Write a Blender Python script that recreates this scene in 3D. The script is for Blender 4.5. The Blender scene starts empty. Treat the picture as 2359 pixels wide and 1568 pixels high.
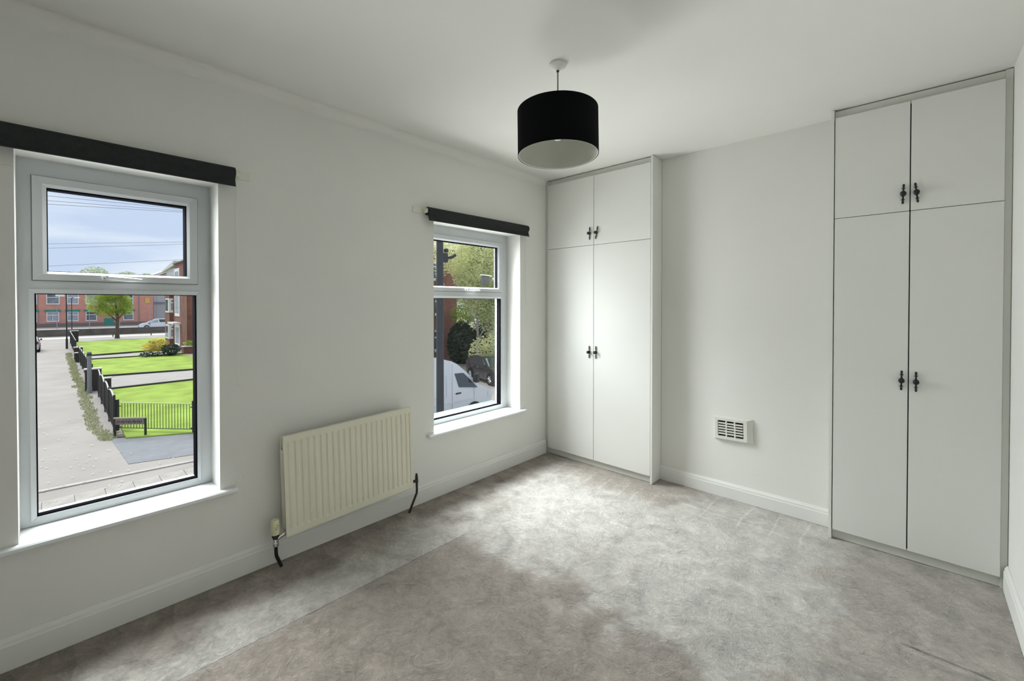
import bpy, bmesh, math, random
from mathutils import Vector, Matrix
random.seed(7)
S = bpy.context.scene
COL = S.collection
PI = math.pi

# ------------------------------------------------------------------ camera
cd = bpy.data.cameras.new('camera'); cam = bpy.data.objects.new('camera', cd); COL.objects.link(cam)
F_PX, CX, CY = 994.07, 1180.0, 709.56
cd.sensor_fit = 'HORIZONTAL'; cd.sensor_width = 36.0
cd.lens = 36.0 * F_PX / 2359.0
cd.shift_x = -(CX - 1179.5) / 2359.0
cd.shift_y = (CY - 784.0) / 2359.0
cd.clip_start = 0.02; cd.clip_end = 600
Rv = Vector((0.731493, 0.681849, 0.0)); Uv = Vector((-0.007344, 0.007877, 0.999942)); Fv = Vector((-0.681810, 0.731450, -0.010769))
cam.matrix_world = Matrix(((Rv.x, Uv.x, -Fv.x, 2.43972), (Rv.y, Uv.y, -Fv.y, 0.126507), (Rv.z, Uv.z, -Fv.z, 1.34919), (0, 0, 0, 1)))
S.camera = cam

# ------------------------------------------------------------------ exposure, world, sun
S.view_settings.view_transform = 'Standard'; S.view_settings.look = 'None'
S.view_settings.gamma = 1.0; S.view_settings.use_curve_mapping = False
S.view_settings.exposure = 0.0

def build_world():
    w = bpy.data.worlds.new('sky'); S.world = w; w.use_nodes = True
    nt = w.node_tree; nt.nodes.clear(); N = nt.nodes.new; L = nt.links.new
    out = N('ShaderNodeOutputWorld'); bg = N('ShaderNodeBackground'); bg.inputs['Strength'].default_value = 1.0
    tc = N('ShaderNodeTexCoord'); mp = N('ShaderNodeMapping'); mp.inputs['Scale'].default_value = (1.6, 1.0, 6.5)
    mp.inputs['Location'].default_value = (0.3, 0.15, 0.55)
    n1 = N('ShaderNodeTexNoise'); n1.inputs['Scale'].default_value = 1.9; n1.inputs['Detail'].default_value = 5; n1.inputs['Roughness'].default_value = .5
    cr = N('ShaderNodeValToRGB'); e = cr.color_ramp
    e.elements[0].position = .38; e.elements[0].color = (.58, .70, .90, 1)
    e.elements[1].position = .62; e.elements[1].color = (.93, .97, 1.0, 1)
    m = e.elements.new(.5); m.color = (.75, .85, .97, 1)
    L(tc.outputs['Generated'], mp.inputs['Vector']); L(mp.outputs['Vector'], n1.inputs['Vector'])
    L(n1.outputs['Fac'], cr.inputs['Fac']); L(cr.outputs['Color'], bg.inputs['Color']); L(bg.outputs['Background'], out.inputs['Surface'])
build_world()

sd = bpy.data.lights.new('sun', 'SUN'); sd.energy = 4.6; sd.angle = math.radians(48); sd.color = (1.0, .985, .95)
sun = bpy.data.objects.new('sun', sd); COL.objects.link(sun)
sun_dir = Vector((.64, .10, -.74)).normalized()
sun.rotation_euler = sun_dir.to_track_quat('-Z', 'Y').to_euler()

# added area lamps outside both windows, brightening the room beyond sun and sky
def fill_lamp(loc, size, e, d, spread, col=(.93, .985, 1.0)):
    ld = bpy.data.lights.new('window_daylight', 'AREA'); ld.shape = 'RECTANGLE'; ld.size, ld.size_y = size; ld.energy = e; ld.color = col; ld.spread = math.radians(spread)
    lo = bpy.data.objects.new('window_daylight', ld); COL.objects.link(lo); lo.location = loc
    lo.rotation_euler = Vector(d).normalized().to_track_quat('-Z', 'Y').to_euler()
fill_lamp((-.42, .36, 1.45), (.7, 1.1), 29, (1, 0, -.25), 150)
fill_lamp((-.42, 2.40, 1.45), (.9, 1.1), 37, (1, 0, -.30), 150)
fill_lamp((-.62, .32, 2.25), (.7, .7), 17, (.62, .06, -.76), 100, (.90, .98, 1.0))
fill_lamp((-.62, 2.28, 2.25), (.9, .7), 44, (.62, .13, -.76), 100, (.90, .98, 1.0))
fill_lamp((-.36, 2.36, .70), (.9, .4), 5.5, (.40, .0, .90), 110, (1.0, .99, .94))

# ------------------------------------------------------------------ materials
def mat(name, col, rough=.6, metal=0.0, spec=.5, noise=None, bump=None, coat=0):
    m = bpy.data.materials.new(name); m.use_nodes = True
    nt = m.node_tree; b = nt.nodes['Principled BSDF']
    b.inputs['Base Color'].default_value = (*col, 1); b.inputs['Roughness'].default_value = rough
    b.inputs['Metallic'].default_value = metal; b.inputs['Specular IOR Level'].default_value = spec
    b.inputs['Coat Weight'].default_value = coat
    N = nt.nodes.new; L = nt.links.new
    tc = N('ShaderNodeTexCoord')
    if noise is None: noise = (6.0, .04)
    sc, amt = noise
    n = N('ShaderNodeTexNoise'); n.inputs['Scale'].default_value = sc; n.inputs['Detail'].default_value = 4
    L(tc.outputs['Object'], n.inputs['Vector'])
    r = N('ShaderNodeValToRGB')
    r.color_ramp.elements[0].position = .3; r.color_ramp.elements[1].position = .7
    r.color_ramp.elements[0].color = (*[max(0, c * (1 - amt)) for c in col], 1)
    r.color_ramp.elements[1].color = (*[min(1, c * (1 + amt)) for c in col], 1)
    L(n.outputs['Fac'], r.inputs['Fac']); L(r.outputs['Color'], b.inputs['Base Color'])
    if bump:
        bs, bst = bump
        n2 = N('ShaderNodeTexNoise'); n2.inputs['Scale'].default_value = bs; n2.inputs['Detail'].default_value = 3
        L(tc.outputs['Object'], n2.inputs['Vector'])
        bp = N('ShaderNodeBump'); bp.inputs['Strength'].default_value = bst; bp.inputs['Distance'].default_value = .01
        L(n2.outputs['Fac'], bp.inputs['Height']); L(bp.outputs['Normal'], b.inputs['Normal'])
    return m

def glass_mat(name, tint=(1, 1, 1), refl=.05):
    m = bpy.data.materials.new(name); m.use_nodes = True; nt = m.node_tree; nt.nodes.clear()
    N = nt.nodes.new; L = nt.links.new
    o = N('ShaderNodeOutputMaterial'); t = N('ShaderNodeBsdfTransparent'); g = N('ShaderNodeBsdfGlossy'); mx = N('ShaderNodeMixShader')
    fr = N('ShaderNodeFresnel'); fr.inputs['IOR'].default_value = 1.35
    ml = N('ShaderNodeMath'); ml.operation = 'MULTIPLY'; ml.inputs[1].default_value = refl * 4
    t.inputs['Color'].default_value = (*tint, 1); g.inputs['Roughness'].default_value = .02
    L(fr.outputs[0], ml.inputs[0]); L(ml.outputs[0], mx.inputs[0]); L(t.outputs[0], mx.inputs[1]); L(g.outputs[0], mx.inputs[2]); L(mx.outputs[0], o.inputs[0])
    return m

def brick_mat(name, c1, c2, mortar, scale=1.0, amt=.3):
    m = bpy.data.materials.new(name); m.use_nodes = True; nt = m.node_tree; b = nt.nodes['Principled BSDF']; b.inputs['Roughness'].default_value = .9
    N = nt.nodes.new; L = nt.links.new
    tc = N('ShaderNodeTexCoord'); sp = N('ShaderNodeSeparateXYZ'); cb = N('ShaderNodeCombineXYZ'); ad = N('ShaderNodeMath'); ad.operation = 'ADD'
    L(tc.outputs['Object'], sp.inputs[0]); L(sp.outputs[0], ad.inputs[0]); L(sp.outputs[1], ad.inputs[1]); L(ad.outputs[0], cb.inputs[0]); L(sp.outputs[2], cb.inputs[1])
    br = N('ShaderNodeTexBrick'); br.inputs['Scale'].default_value = 1; br.inputs['Brick Width'].default_value = .225 * scale; br.inputs['Row Height'].default_value = .075 * scale
    br.inputs['Mortar Size'].default_value = .008 * scale; br.inputs['Color1'].default_value = (*c1, 1); br.inputs['Color2'].default_value = (*c2, 1); br.inputs['Mortar'].default_value = (*mortar, 1)
    L(cb.outputs[0], br.inputs['Vector'])
    n = N('ShaderNodeTexNoise'); n.inputs['Scale'].default_value = .8; n.inputs['Detail'].default_value = 5; L(tc.outputs['Object'], n.inputs['Vector'])
    r = N('ShaderNodeValToRGB'); r.color_ramp.elements[0].position = .3; r.color_ramp.elements[1].position = .7
    r.color_ramp.elements[0].color = (1 - amt, 1 - amt, 1 - amt, 1); r.color_ramp.elements[1].color = (1, 1, 1, 1)
    mx = N('ShaderNodeMixRGB'); mx.blend_type = 'MULTIPLY'; mx.inputs[0].default_value = 1
    L(n.outputs['Fac'], r.inputs[0]); L(br.outputs['Color'], mx.inputs[1]); L(r.outputs[0], mx.inputs[2]); L(mx.outputs[0], b.inputs['Base Color'])
    return m

M = {}
M['wall'] = mat('wall_paint', (.80, .795, .755), .75, spec=.25, noise=(2.0, .012), bump=(60, .05))
M['ceiling'] = mat('ceiling_paint', (.84, .835, .795), .8, spec=.2, noise=(2.0, .01), bump=(40, .04))
M['skirting'] = mat('skirting_gloss', (.79, .79, .755), .5, noise=(3, .015))
M['cupboard'] = mat('cupboard_board', (.79, .79, .75), .42, spec=.4, noise=(1.5, .012))
M['cupframe'] = mat('cupboard_frame_paint', (.72, .725, .67), .5, spec=.3, noise=(3, .015))
M['dark'] = mat('dark_gap', (.02, .02, .018), .9)
M['upvc'] = mat('window_plastic', (.60, .625, .635), .3, noise=(3, .012))
M['sill'] = mat('sill_gloss', (.86, .88, .89), .22, noise=(3, .012))
M['gasket'] = mat('gasket_rubber', (.008, .008, .010), 1.0, spec=0.0)
M['seal'] = mat('grey_seal', (.20, .21, .21), .7)
M['glass'] = glass_mat('window_glass')
M['blind'] = mat('blind_fabric', (.018, .021, .022), .85, noise=(40, .15), bump=(300, .2))
M['bracket'] = mat('cream_plastic', (.74, .74, .64), .45)
M['cord'] = mat('blind_cord', (.86, .86, .80), .6)
M['radiator'] = mat('radiator_enamel', (.80, .775, .635), .38, noise=(2, .015))
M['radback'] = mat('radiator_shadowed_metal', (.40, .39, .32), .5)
M['trv'] = mat('valve_cap_cream', (.74, .73, .48), .45)
M['chrome'] = mat('chrome', (.62, .62, .60), .22, metal=1)
M['blackpipe'] = mat('black_pipe', (.012, .010, .008), .35)
M['iron'] = mat('black_iron', (.006, .006, .006), .45, bump=(200, .1))
M['shade_out'] = mat('shade_black_cotton', (.004, .004, .005), .95, spec=.1, noise=(120, .2))
M['shade_in'] = mat('shade_inner_lining', (.52, .53, .46), .8)
M['flex'] = mat('flex_grey', (.12, .12, .11), .6)
M['white'] = mat('white_plastic', (.80, .80, .76), .4)
M['bulb'] = mat('bulb_glass', (.85, .85, .82), .2)
M['vent'] = mat('vent_plastic', (.74, .735, .68), .45)
M['render'] = mat('outer_render', (.60, .61, .60), .85, noise=(4, .06))
M['lead'] = mat('lead_grey_canopy', (.30, .34, .36), .6, noise=(3, .12))
M['leadlight'] = mat('canopy_light_edge', (.46, .50, .52), .6, noise=(3, .08))

def carpet_mat():
    m = bpy.data.materials.new('carpet_pile'); m.use_nodes = True; nt = m.node_tree; b = nt.nodes['Principled BSDF']
    b.inputs['Roughness'].default_value = .95; b.inputs['Specular IOR Level'].default_value = .1
    b.inputs['Sheen Weight'].default_value = .25; b.inputs['Sheen Roughness'].default_value = .6
    N = nt.nodes.new; L = nt.links.new
    tc = N('ShaderNodeTexCoord')
    def math_(op, a, bb=None, c=None, clamp=False):
        n = N('ShaderNodeMath'); n.operation = op; n.use_clamp = clamp
        for i, v in enumerate((a, bb, c)):
            if v is None: continue
            if isinstance(v, (int, float)): n.inputs[i].default_value = v
            else: L(v, n.inputs[i])
        return n.outputs[0]
    def noise(scale, detail=4, rough=.5, dist=0, sx=1, sy=1, rot=0):
        mp = N('ShaderNodeMapping'); mp.inputs['Scale'].default_value = (sx, sy, 1); mp.inputs['Rotation'].default_value = (0, 0, rot)
        L(tc.outputs['Object'], mp.inputs['Vector'])
        n = N('ShaderNodeTexNoise'); n.inputs['Scale'].default_value = scale; n.inputs['Detail'].default_value = detail
        n.inputs['Roughness'].default_value = rough; n.inputs['Distortion'].default_value = dist
        L(mp.outputs[0], n.inputs['Vector']); return n.outputs['Fac']
    sp = N('ShaderNodeSeparateXYZ'); L(tc.outputs['Object'], sp.inputs[0]); x, y = sp.outputs[0], sp.outputs[1]
    def step(v, edge, width):   # smooth 0..1
        n = N('ShaderNodeMapRange'); n.interpolation_type = 'SMOOTHSTEP'
        L(v, n.inputs[0]); n.inputs[1].default_value = edge - width; n.inputs[2].default_value = edge + width
        return n.outputs[0]
    wob = math_('MULTIPLY', math_('SUBTRACT', noise(3.5, 5, .6), .5), .9)
    xw, yw = math_('ADD', x, wob), math_('ADD', y, wob)
    # flattened rectangle of pile where a bed stood
    fl = math_('MULTIPLY', math_('MULTIPLY', step(x, .52, .006), math_('SUBTRACT', 1, step(yw, 1.78, .10))), math_('SUBTRACT', 1, step(xw, 1.86, .10)))
    # brushed patch by the right cupboard
    pr = math_('MULTIPLY', step(xw, 2.18, .07), math_('SUBTRACT', 1, step(y, 3.2, .1)))
    patches = noise(7, 4, .55, .6)
    fine = noise(38, 6, .75, 1.4)
    swirl = noise(9, 3, .6, 3.5)
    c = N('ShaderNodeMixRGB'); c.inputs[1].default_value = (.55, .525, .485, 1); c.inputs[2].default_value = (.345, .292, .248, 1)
    near = math_('SUBTRACT', 1, step(xw, .26, .20))  # shade beside the window wall, painted into the pile colour
    corner = math_('MULTIPLY', step(yw, 2.92, .10), math_('SUBTRACT', 1, step(xw, 1.30, .10)))  # pile also painted darker in front of the left cupboard
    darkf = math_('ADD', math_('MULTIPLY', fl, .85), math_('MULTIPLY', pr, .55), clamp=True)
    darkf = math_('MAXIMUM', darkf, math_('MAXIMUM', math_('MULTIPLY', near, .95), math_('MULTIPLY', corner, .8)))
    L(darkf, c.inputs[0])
    v = math_('ADD', math_('MULTIPLY', math_('SUBTRACT', patches, .5), 1.05), 1.0)
    v = math_('ADD', v, math_('MULTIPLY', math_('SUBTRACT', fine, .5), .75))
    v = math_('ADD', v, math_('MULTIPLY', math_('SUBTRACT', swirl, .5), .45))
    v = math_('ADD', v, math_('MULTIPLY', math_('SUBTRACT', noise(16, 4, .6, 2.0), .5), .5))
    # narrow brushed lines along the back wall, and dents
    def line(coord, at, w, a0, lo, hi):
        d = math_('ABSOLUTE', math_('SUBTRACT', coord, at))
        k = math_('SUBTRACT', 1, step(d, w, w * .6))
        return math_('MULTIPLY', k, math_('MULTIPLY', step(a0, lo, .03), math_('SUBTRACT', 1, step(a0, hi, .03))))
    lw = math_('MULTIPLY', math_('SUBTRACT', noise(5, 3), .5), .05)
    xl, yl = math_('ADD', x, lw), math_('ADD', y, lw)
    tot = line(yl, 3.03, .006, x, 1.28, 1.95)
    for xx in (1.45, 1.66, 1.83, 1.98): tot = math_('ADD', tot, line(xl, xx, .006, y, 2.93, 3.28))
    for xx in (.30, .46, .60, .74, .90, 1.0, 1.12): tot = math_('ADD', tot, line(math_('ADD', xl, math_('MULTIPLY', y, .10)), xx + .3, .009, y, 2.86, 3.10))
    tot = math_('ADD', tot, math_('MULTIPLY', line(yl, 2.40, .008, x, 2.42, 2.76), .8))
    v = math_('ADD', v, math_('MULTIPLY', tot, .20))
    dk = line(yl, 2.425, .006, x, 2.42, 2.76)
    dk = math_('ADD', dk, line(x, .515, .0045, y, -1.0, 1.80))
    v = math_('SUBTRACT', v, math_('MULTIPLY', dk, .5))
    # wedge marks along the window wall (pile brushed in arcs)
    wv = N('ShaderNodeTexWave'); wv.wave_type = 'BANDS'; wv.bands_direction = 'Y'; wv.wave_profile = 'SAW'; wv.inputs['Scale'].default_value = 1.9; wv.inputs['Distortion'].default_value = 7; wv.inputs['Detail'].default_value = 3; wv.inputs['Detail Scale'].default_value = 1.2
    L(tc.outputs['Object'], wv.inputs['Vector'])
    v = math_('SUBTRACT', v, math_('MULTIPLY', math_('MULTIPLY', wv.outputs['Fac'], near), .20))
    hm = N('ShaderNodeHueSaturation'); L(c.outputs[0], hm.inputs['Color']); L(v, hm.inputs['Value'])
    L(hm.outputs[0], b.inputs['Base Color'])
    hgt = math_('ADD', math_('ADD', math_('MULTIPLY', swirl, .9), math_('MULTIPLY', fine, .7)), math_('MULTIPLY', noise(160, 3, .6), .35))
    bp = N('ShaderNodeBump'); bp.inputs['Strength'].default_value = 1.0; bp.inputs['Distance'].default_value = .012
    L(hgt, bp.inputs['Height']); L(bp.outputs[0], b.inputs['Normal'])
    return m
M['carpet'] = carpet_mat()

# ------------------------------------------------------------------ mesh helpers
class MB:
    def __init__(s): s.v = []; s.f = []
    def add(s, vs, fs):
        o = len(s.v); s.v += [tuple(v) for v in vs]; s.f += [tuple(i + o for i in f) for f in fs]; return s
    def box(s, x0, x1, y0, y1, z0, z1):
        vs = [(x, y, z) for x in (x0, x1) for y in (y0, y1) for z in (z0, z1)]
        return s.add(vs, [(0, 1, 3, 2), (4, 6, 7, 5), (0, 4, 5, 1), (2, 3, 7, 6), (0, 2, 6, 4), (1, 5, 7, 3)])
    def prism(s, pts, axis, a, b):       # pts 2D in the other two axes
        n = len(pts)
        def mk(p, t):
            return {0: (t, p[0], p[1]), 1: (p[0], t, p[1]), 2: (p[0], p[1], t)}[axis]
        vs = [mk(p, a) for p in pts] + [mk(p, b) for p in pts]
        fs = [tuple(range(n)), tuple(range(2 * n - 1, n - 1, -1))] + [(i, i + n, (i + 1) % n + n, (i + 1) % n) for i in range(n)]
        return s.add(vs, fs)
    def tube(s, pts, r, n=12, cap=True):
        pts = [Vector(p) for p in pts]; rs = r if isinstance(r, (list, tuple)) else [r] * len(pts)
        rings = []; up = None
        for i, p in enumerate(pts):
            d = (pts[min(i + 1, len(pts) - 1)] - pts[max(i - 1, 0)]).normalized()
            if up is None: up = d.orthogonal().normalized()
            up = (up - d * up.dot(d)).normalized(); w = d.cross(up)
            rings.append([p + (up * math.cos(2 * PI * k / n) + w * math.sin(2 * PI * k / n)) * rs[i] for k in range(n)])
        vs = [q for g in rings for q in g]; fs = []
        for i in range(len(pts) - 1):
            for k in range(n): fs.append((i * n + k, i * n + (k + 1) % n, (i + 1) * n + (k + 1) % n, (i + 1) * n + k))
        if cap: fs += [tuple(range(n - 1, -1, -1)), tuple(range((len(pts) - 1) * n, len(pts) * n))]
        return s.add(vs, fs)
    def lathe(s, prof, c=(0, 0, 0), axis='z', n=24):   # prof (r, h)
        vs = []; fs = []
        for r, h in prof:
            for k in range(n):
                a = 2 * PI * k / n; p = (r * math.cos(a), r * math.sin(a), h)
                if axis == 'y': p = (p[0], p[2], p[1])
                if axis == 'x': p = (p[2], p[0], p[1])
                vs.append((p[0] + c[0], p[1] + c[1], p[2] + c[2]))
        for i in range(len(prof) - 1):
            for k in range(n): fs.append((i * n + k, i * n + (k + 1) % n, (i + 1) * n + (k + 1) % n, (i + 1) * n + k))
        return s.add(vs, fs)
    def xf(s, m): s.v = [tuple(m @ Vector(v)) for v in s.v]; return s
    def build(s, name, m, parent=None, bevel=0, smooth=False, segs=2):
        me = bpy.data.meshes.new(name)
        me.from_pydata(s.v, [], s.f); me.update()
        bm = bmesh.new(); bm.from_mesh(me)
        bmesh.ops.recalc_face_normals(bm, faces=bm.faces)
        if bevel: bmesh.ops.bevel(bm, geom=list(bm.edges), offset=bevel, segments=segs, affect='EDGES', clamp_overlap=True)
        bm.to_mesh(me); bm.free()
        if smooth:
            for p in me.polygons: p.use_smooth = True
            try: me.set_sharp_from_angle(angle=math.radians(35))
            except Exception: pass
        me.materials.append(m if not isinstance(m, str) else M[m])
        o = bpy.data.objects.new(name, me); COL.objects.link(o)
        if parent: o.parent = parent
        return o

def tag(o, label=None, cat=None, group=None, kind=None):
    if label: o['label'] = label
    if cat: o['category'] = cat
    if group: o['group'] = group
    if kind: o['kind'] = kind
    return o
def thing(name, loc=(0, 0, 0), rz=0, label=None, cat=None, group=None, kind=None):
    o = bpy.data.objects.new(name, None); o.empty_display_size = .1; COL.objects.link(o); o.location = loc; o.rotation_euler = (0, 0, rz)
    return tag(o, label, cat, group, kind)
def dup(o, parent=None, **kw):
    c = o.copy(); COL.objects.link(c)
    if parent is not None: c.parent = parent
    for ch in list(o.children): dup(ch, c)
    return c
def box(*a): return MB().box(*a)

H = 2.45; D1 = 3.180; D2 = 3.335; W = 2.771; YB = 3.76; YF = -1.45
G = -3.2

# ------------------------------------------------------------------ room shell
def floor():
    nx, ny = 140, 260; vs = []; fs = []
    for i in range(nx + 1):
        for j in range(ny + 1):
            x = W * i / nx; y = YF + (YB - YF) * j / ny
            z = 0.0
            if y < 1.83:
                z += -.007 * math.exp(-((x - .512) / .018) ** 2) * min(1, max(0, (1.83 - y) / .1)) + (.004 if x > .52 else 0) * min(1, max(0, (1.83 - y) / .15))
            z += .0012 * math.sin(17 * x + 5 * math.sin(9 * y)) * math.sin(14 * y + 4 * math.sin(11 * x))
            vs.append((x, y, z - .0015))
    for i in range(nx):
        for j in range(ny):
            a = i * (ny + 1) + j; fs.append((a, a + ny + 1, a + ny + 2, a + 1))
    m = MB(); m.v = vs; m.f = fs
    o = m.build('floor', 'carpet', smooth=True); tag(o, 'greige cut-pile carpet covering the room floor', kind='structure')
    s = box(0, W, YF, YB, -.25, -.03).build('subfloor', 'dark', o)
floor()

w1 = (.041, .681, .452, 1.93)      # y0,y1,z0,z1
w2 = (1.945, 2.841, .452, 1.93)
XO = -.25
def window_wall():
    m = MB()
    y0, y1 = YF - .2, YB + .2
    for (a, b, c, d) in ((y0, y1, G, w1[2] - .022), (y0, y1, w1[3], H + .15), (y0, w1[0], w1[2] - .022, w1[3]), (w1[1], w2[0], w1[2] - .022, w1[3]), (w2[1], y1, w1[2] - .022, w1[3])):
        m.box(XO, 0, a, b, c, d)
    tag(m.build('wall_left', 'wall'), 'white painted window wall', kind='structure')
window_wall()
tag(box(W, W + .15, YF - .2, YB + .2, -.25, H + .15).build('wall_right', 'wall'), kind='structure')
wb = MB().box(0, W, YB, YB + .2, -.25, H + .15).box(1.0185, 2.0845, D2, YB, -.02, H)
tag(wb.build('wall_back', 'wall'), 'white back wall with shallow chimney breast between the cupboards', kind='structure')
tag(box(0, W, YF - .2, YF, -.25, H + .15).build('wall_front', 'wall'), kind='structure')
tag(box(0, W, YF, YB, H, H + .15).build('ceiling', 'ceiling'), 'plain off-white ceiling', kind='structure')
# soft plaster curve where window wall meets ceiling
cv = [(0, H)] + [(.06 - .06 * math.cos(t), H - .06 + .06 * math.sin(t)) for t in [i * PI / 2 / 8 for i in range(9)]]
cvp = [(.0005, H - .0005)] + [(.055 * (1 - math.sin(t)) + .0005, H - .055 * (1 - math.cos(t)) - .0005) for t in [i * PI / 2 / 8 for i in range(9)]]
tag(MB().prism(cvp, 1, YF, D1 - .001).build('trim_1', 'wall', smooth=True), 'soft plaster curve along the ceiling above the windows', kind='structure')

def skirt_prof(h=.12, t=.016):
    return [(0, 0), (t, 0), (t, h - .03), (t - .003, h - .024), (t - .004, h - .014), (t - .009, h - .006), (t - .012, h), (0, h)]
# profile in (x,z), run along y
def skirt_y(name, x, sgn, y0, y1, h=.12):
    p = [(x + sgn * a, b) for a, b in skirt_prof(h)]
    return tag(MB().prism(p, 1, y0, y1).build(name, 'skirting', smooth=False), kind='structure')
skirt_y('baseboard_left', 0, 1, YF, D1)
skirt_y('baseboard_right', W, -1, YF, D1 - .001)
p = [(D2 - a, b) for a, b in skirt_prof(.105)]
tag(MB().prism(p, 0, 1.0185, 2.0845).build('baseboard_back', 'skirting'), kind='structure')

# ------------------------------------------------------------------ windows
def frame_ring(x0, x1, yo0, yo1, zo0, zo1, yi0, yi1, zi0, zi1, splay=0.0):
    """rectangular ring between outer and inner rectangle; inner edge recedes by splay on the room side"""
    m = MB(); vs = []
    for (a, b, c, d, xs) in ((yo0, yo1, zo0, zo1, x1), (yi0, yi1, zi0, zi1, x1 - splay), (yi0, yi1, zi0, zi1, x0), (yo0, yo1, zo0, zo1, x0)):
        vs += [(xs, a, c), (xs, b, c), (xs, b, d), (xs, a, d)]
    fs = []
    for k in range(4):
        A, B = k * 4, ((k + 1) % 4) * 4
        for i in range(4): fs.append((A + i, A + (i + 1) % 4, B + (i + 1) % 4, B + i))
    return m.add(vs, fs)

def make_window(name, w, bead_l, bead_r, label, sill_y, handle_y):
    y0, y1, z0, z1 = w; X = -.15
    zt = 1.425   # transom centre
    t = thing(name, (0, 0, 0), label=label, kind='structure')
    L_, R_ = bead_l, bead_r     # jamb widths to glazing
    # outer frame with two openings
    m = MB()
    f0 = X - .07
    m.box(f0, X, y0, y0 + L_, z0, z1); m.box(f0, X, y1 - R_, y1, z0, z1)
    m.box(f0, X, y0 + L_, y1 - R_, z0, z0 + .026); m.box(f0, X, y0 + L_, y1 - R_, z1 - .072, z1)
    m.box(f0, X, y0 + L_, y1 - R_, 1.404, 1.448)
    m.build('window_frame', 'upvc', t)
    # opening fanlight sash, proud of the frame
    a0, a1, b0, b1 = y0 + L_ - .004, y1 - R_ + .004, 1.444, z1 - .068
    frame_ring(X - .05, X + .012, a0, a1, b0, b1, a0 + .028, a1 - .030, b0 + .026, b1 - .028, .004).build('sash', 'upvc', t)
    frame_ring(X + .0002, X + .003, a0 - .003, a1 + .003, b0 - .003, b1 + .003, a0, a1, b0, b1).build('seal_line', 'seal', t)  # grey ring standing for the faint shadow round the sash
    ga = (a0 + .028, a1 - .030, b0 + .026, b1 - .028)
    frame_ring(X - .045, X + .008, ga[0], ga[1], ga[2], ga[3], ga[0] + .012, ga[1] - .010, ga[2] + .010, ga[3] - .012, .012).build('glazing_bead', 'upvc', t)
    g = (ga[0] + .012, ga[1] - .010, ga[2] + .010, ga[3] - .012)
    frame_ring(X - .034, X - .006, g[0] - .001, g[1] + .001, g[2] - .001, g[3] + .001, g[0] + .003, g[1] - .003, g[2] + .002, g[3] - .006).build('gasket', 'gasket', t)
    box(X - .024, X - .020, g[0], g[1], g[2], g[3]).build('pane', 'glass', t)
    if name == 'window_1':
        box(X - .072, X - .0345, g[1] - .003, g[1] + .0005, g[2], g[3]).build('gasket', 'gasket', t)
        box(X - .072, X - .0345, g[0], g[1] - .0035, g[3] - .003, g[3] + .0005).build('gasket', 'gasket', t)
    # fixed lower light
    c0, c1, d0, d1 = y0 + L_ - .016, y1 - R_ + .012, z0 + .020, 1.408
    frame_ring(X - .05, X + .006, c0, c1, d0, d1, c0 + .016, c1 - .012, d0 + .013, d1 - .018, .006).build('glazing_bead', 'upvc', t)
    g = (c0 + .016, c1 - .012, d0 + .013, d1 - .018)
    frame_ring(X - .034, X - .006, g[0] - .001, g[1] + .001, g[2] - .001, g[3] + .001, g[0] + .004, g[1] - .004, g[2] + .006, g[3] - .003).build('gasket', 'gasket', t)
    box(X - .024, X - .020, g[0], g[1], g[2], g[3]).build('pane', 'glass', t)
    if name == 'window_1':
        box(X - .072, X - .0345, g[1] - .003, g[1] + .0005, g[2], g[3]).build('gasket', 'gasket', t)
        box(X - .072, X - .0345, g[0], g[0] + .002, g[2], g[3]).build('gasket', 'gasket', t)
    # handle: base plate, boss, lever
    hz = 1.460; hy = handle_y
    hm = MB().box(X + .012, X + .022, hy - .016, hy + .055, hz - .010, hz + .010)
    hm.lathe([(0, .022), (.009, .022), (.009, .04), (0, .04)], (X, hy, hz), 'x', 12)
    hm.tube([(X + .036, hy, hz), (X + .044, hy + .02, hz - .001), (X + .046, hy + .07, hz - .004), (X + .045, hy + .112, hz - .006)], [.007, .0075, .0065, .005], 8)
    hd = hm.build('handle', 'sill', t, smooth=True)
    box(X + .022, X + .0232, hy - .010, hy - .002, hz - .004, hz + .004).build('keyhole', 'dark', hd)
    # inner sill board
    sm = MB().box(X, .0006, y0 + .0005, y1 - .0005, z0 - .0215, z0 - .0012)
    sm.prism([(.0007, z0 - .022), (.028, z0 - .022), (.034, z0 - .017), (.034, z0 - .006), (.028, z0 - .001), (.0007, z0 - .001)], 1, sill_y[0], sill_y[1])
    sm.build('window_sill', 'sill', t)
    # outer sill
    MB().prism([(X - .07, z0 + .012), (X - .07, z0 - .03), (-.42, z0 - .055), (-.42, z0 - .028)], 1, y0 + .0005 if name == 'window_1' else y0 + .0005, y1 - .0005).build('outer_sill', 'render', t)
    return t
make_window('window_1', w1, .045, .060, 'white plastic window nearest the camera, looking down the path and lawns', (-.03, .746), .30)
make_window('window_2', w2, .045, .080, 'white plastic window beside the left cupboard, looking onto the van', (1.885, 2.893), 2.365)

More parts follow.
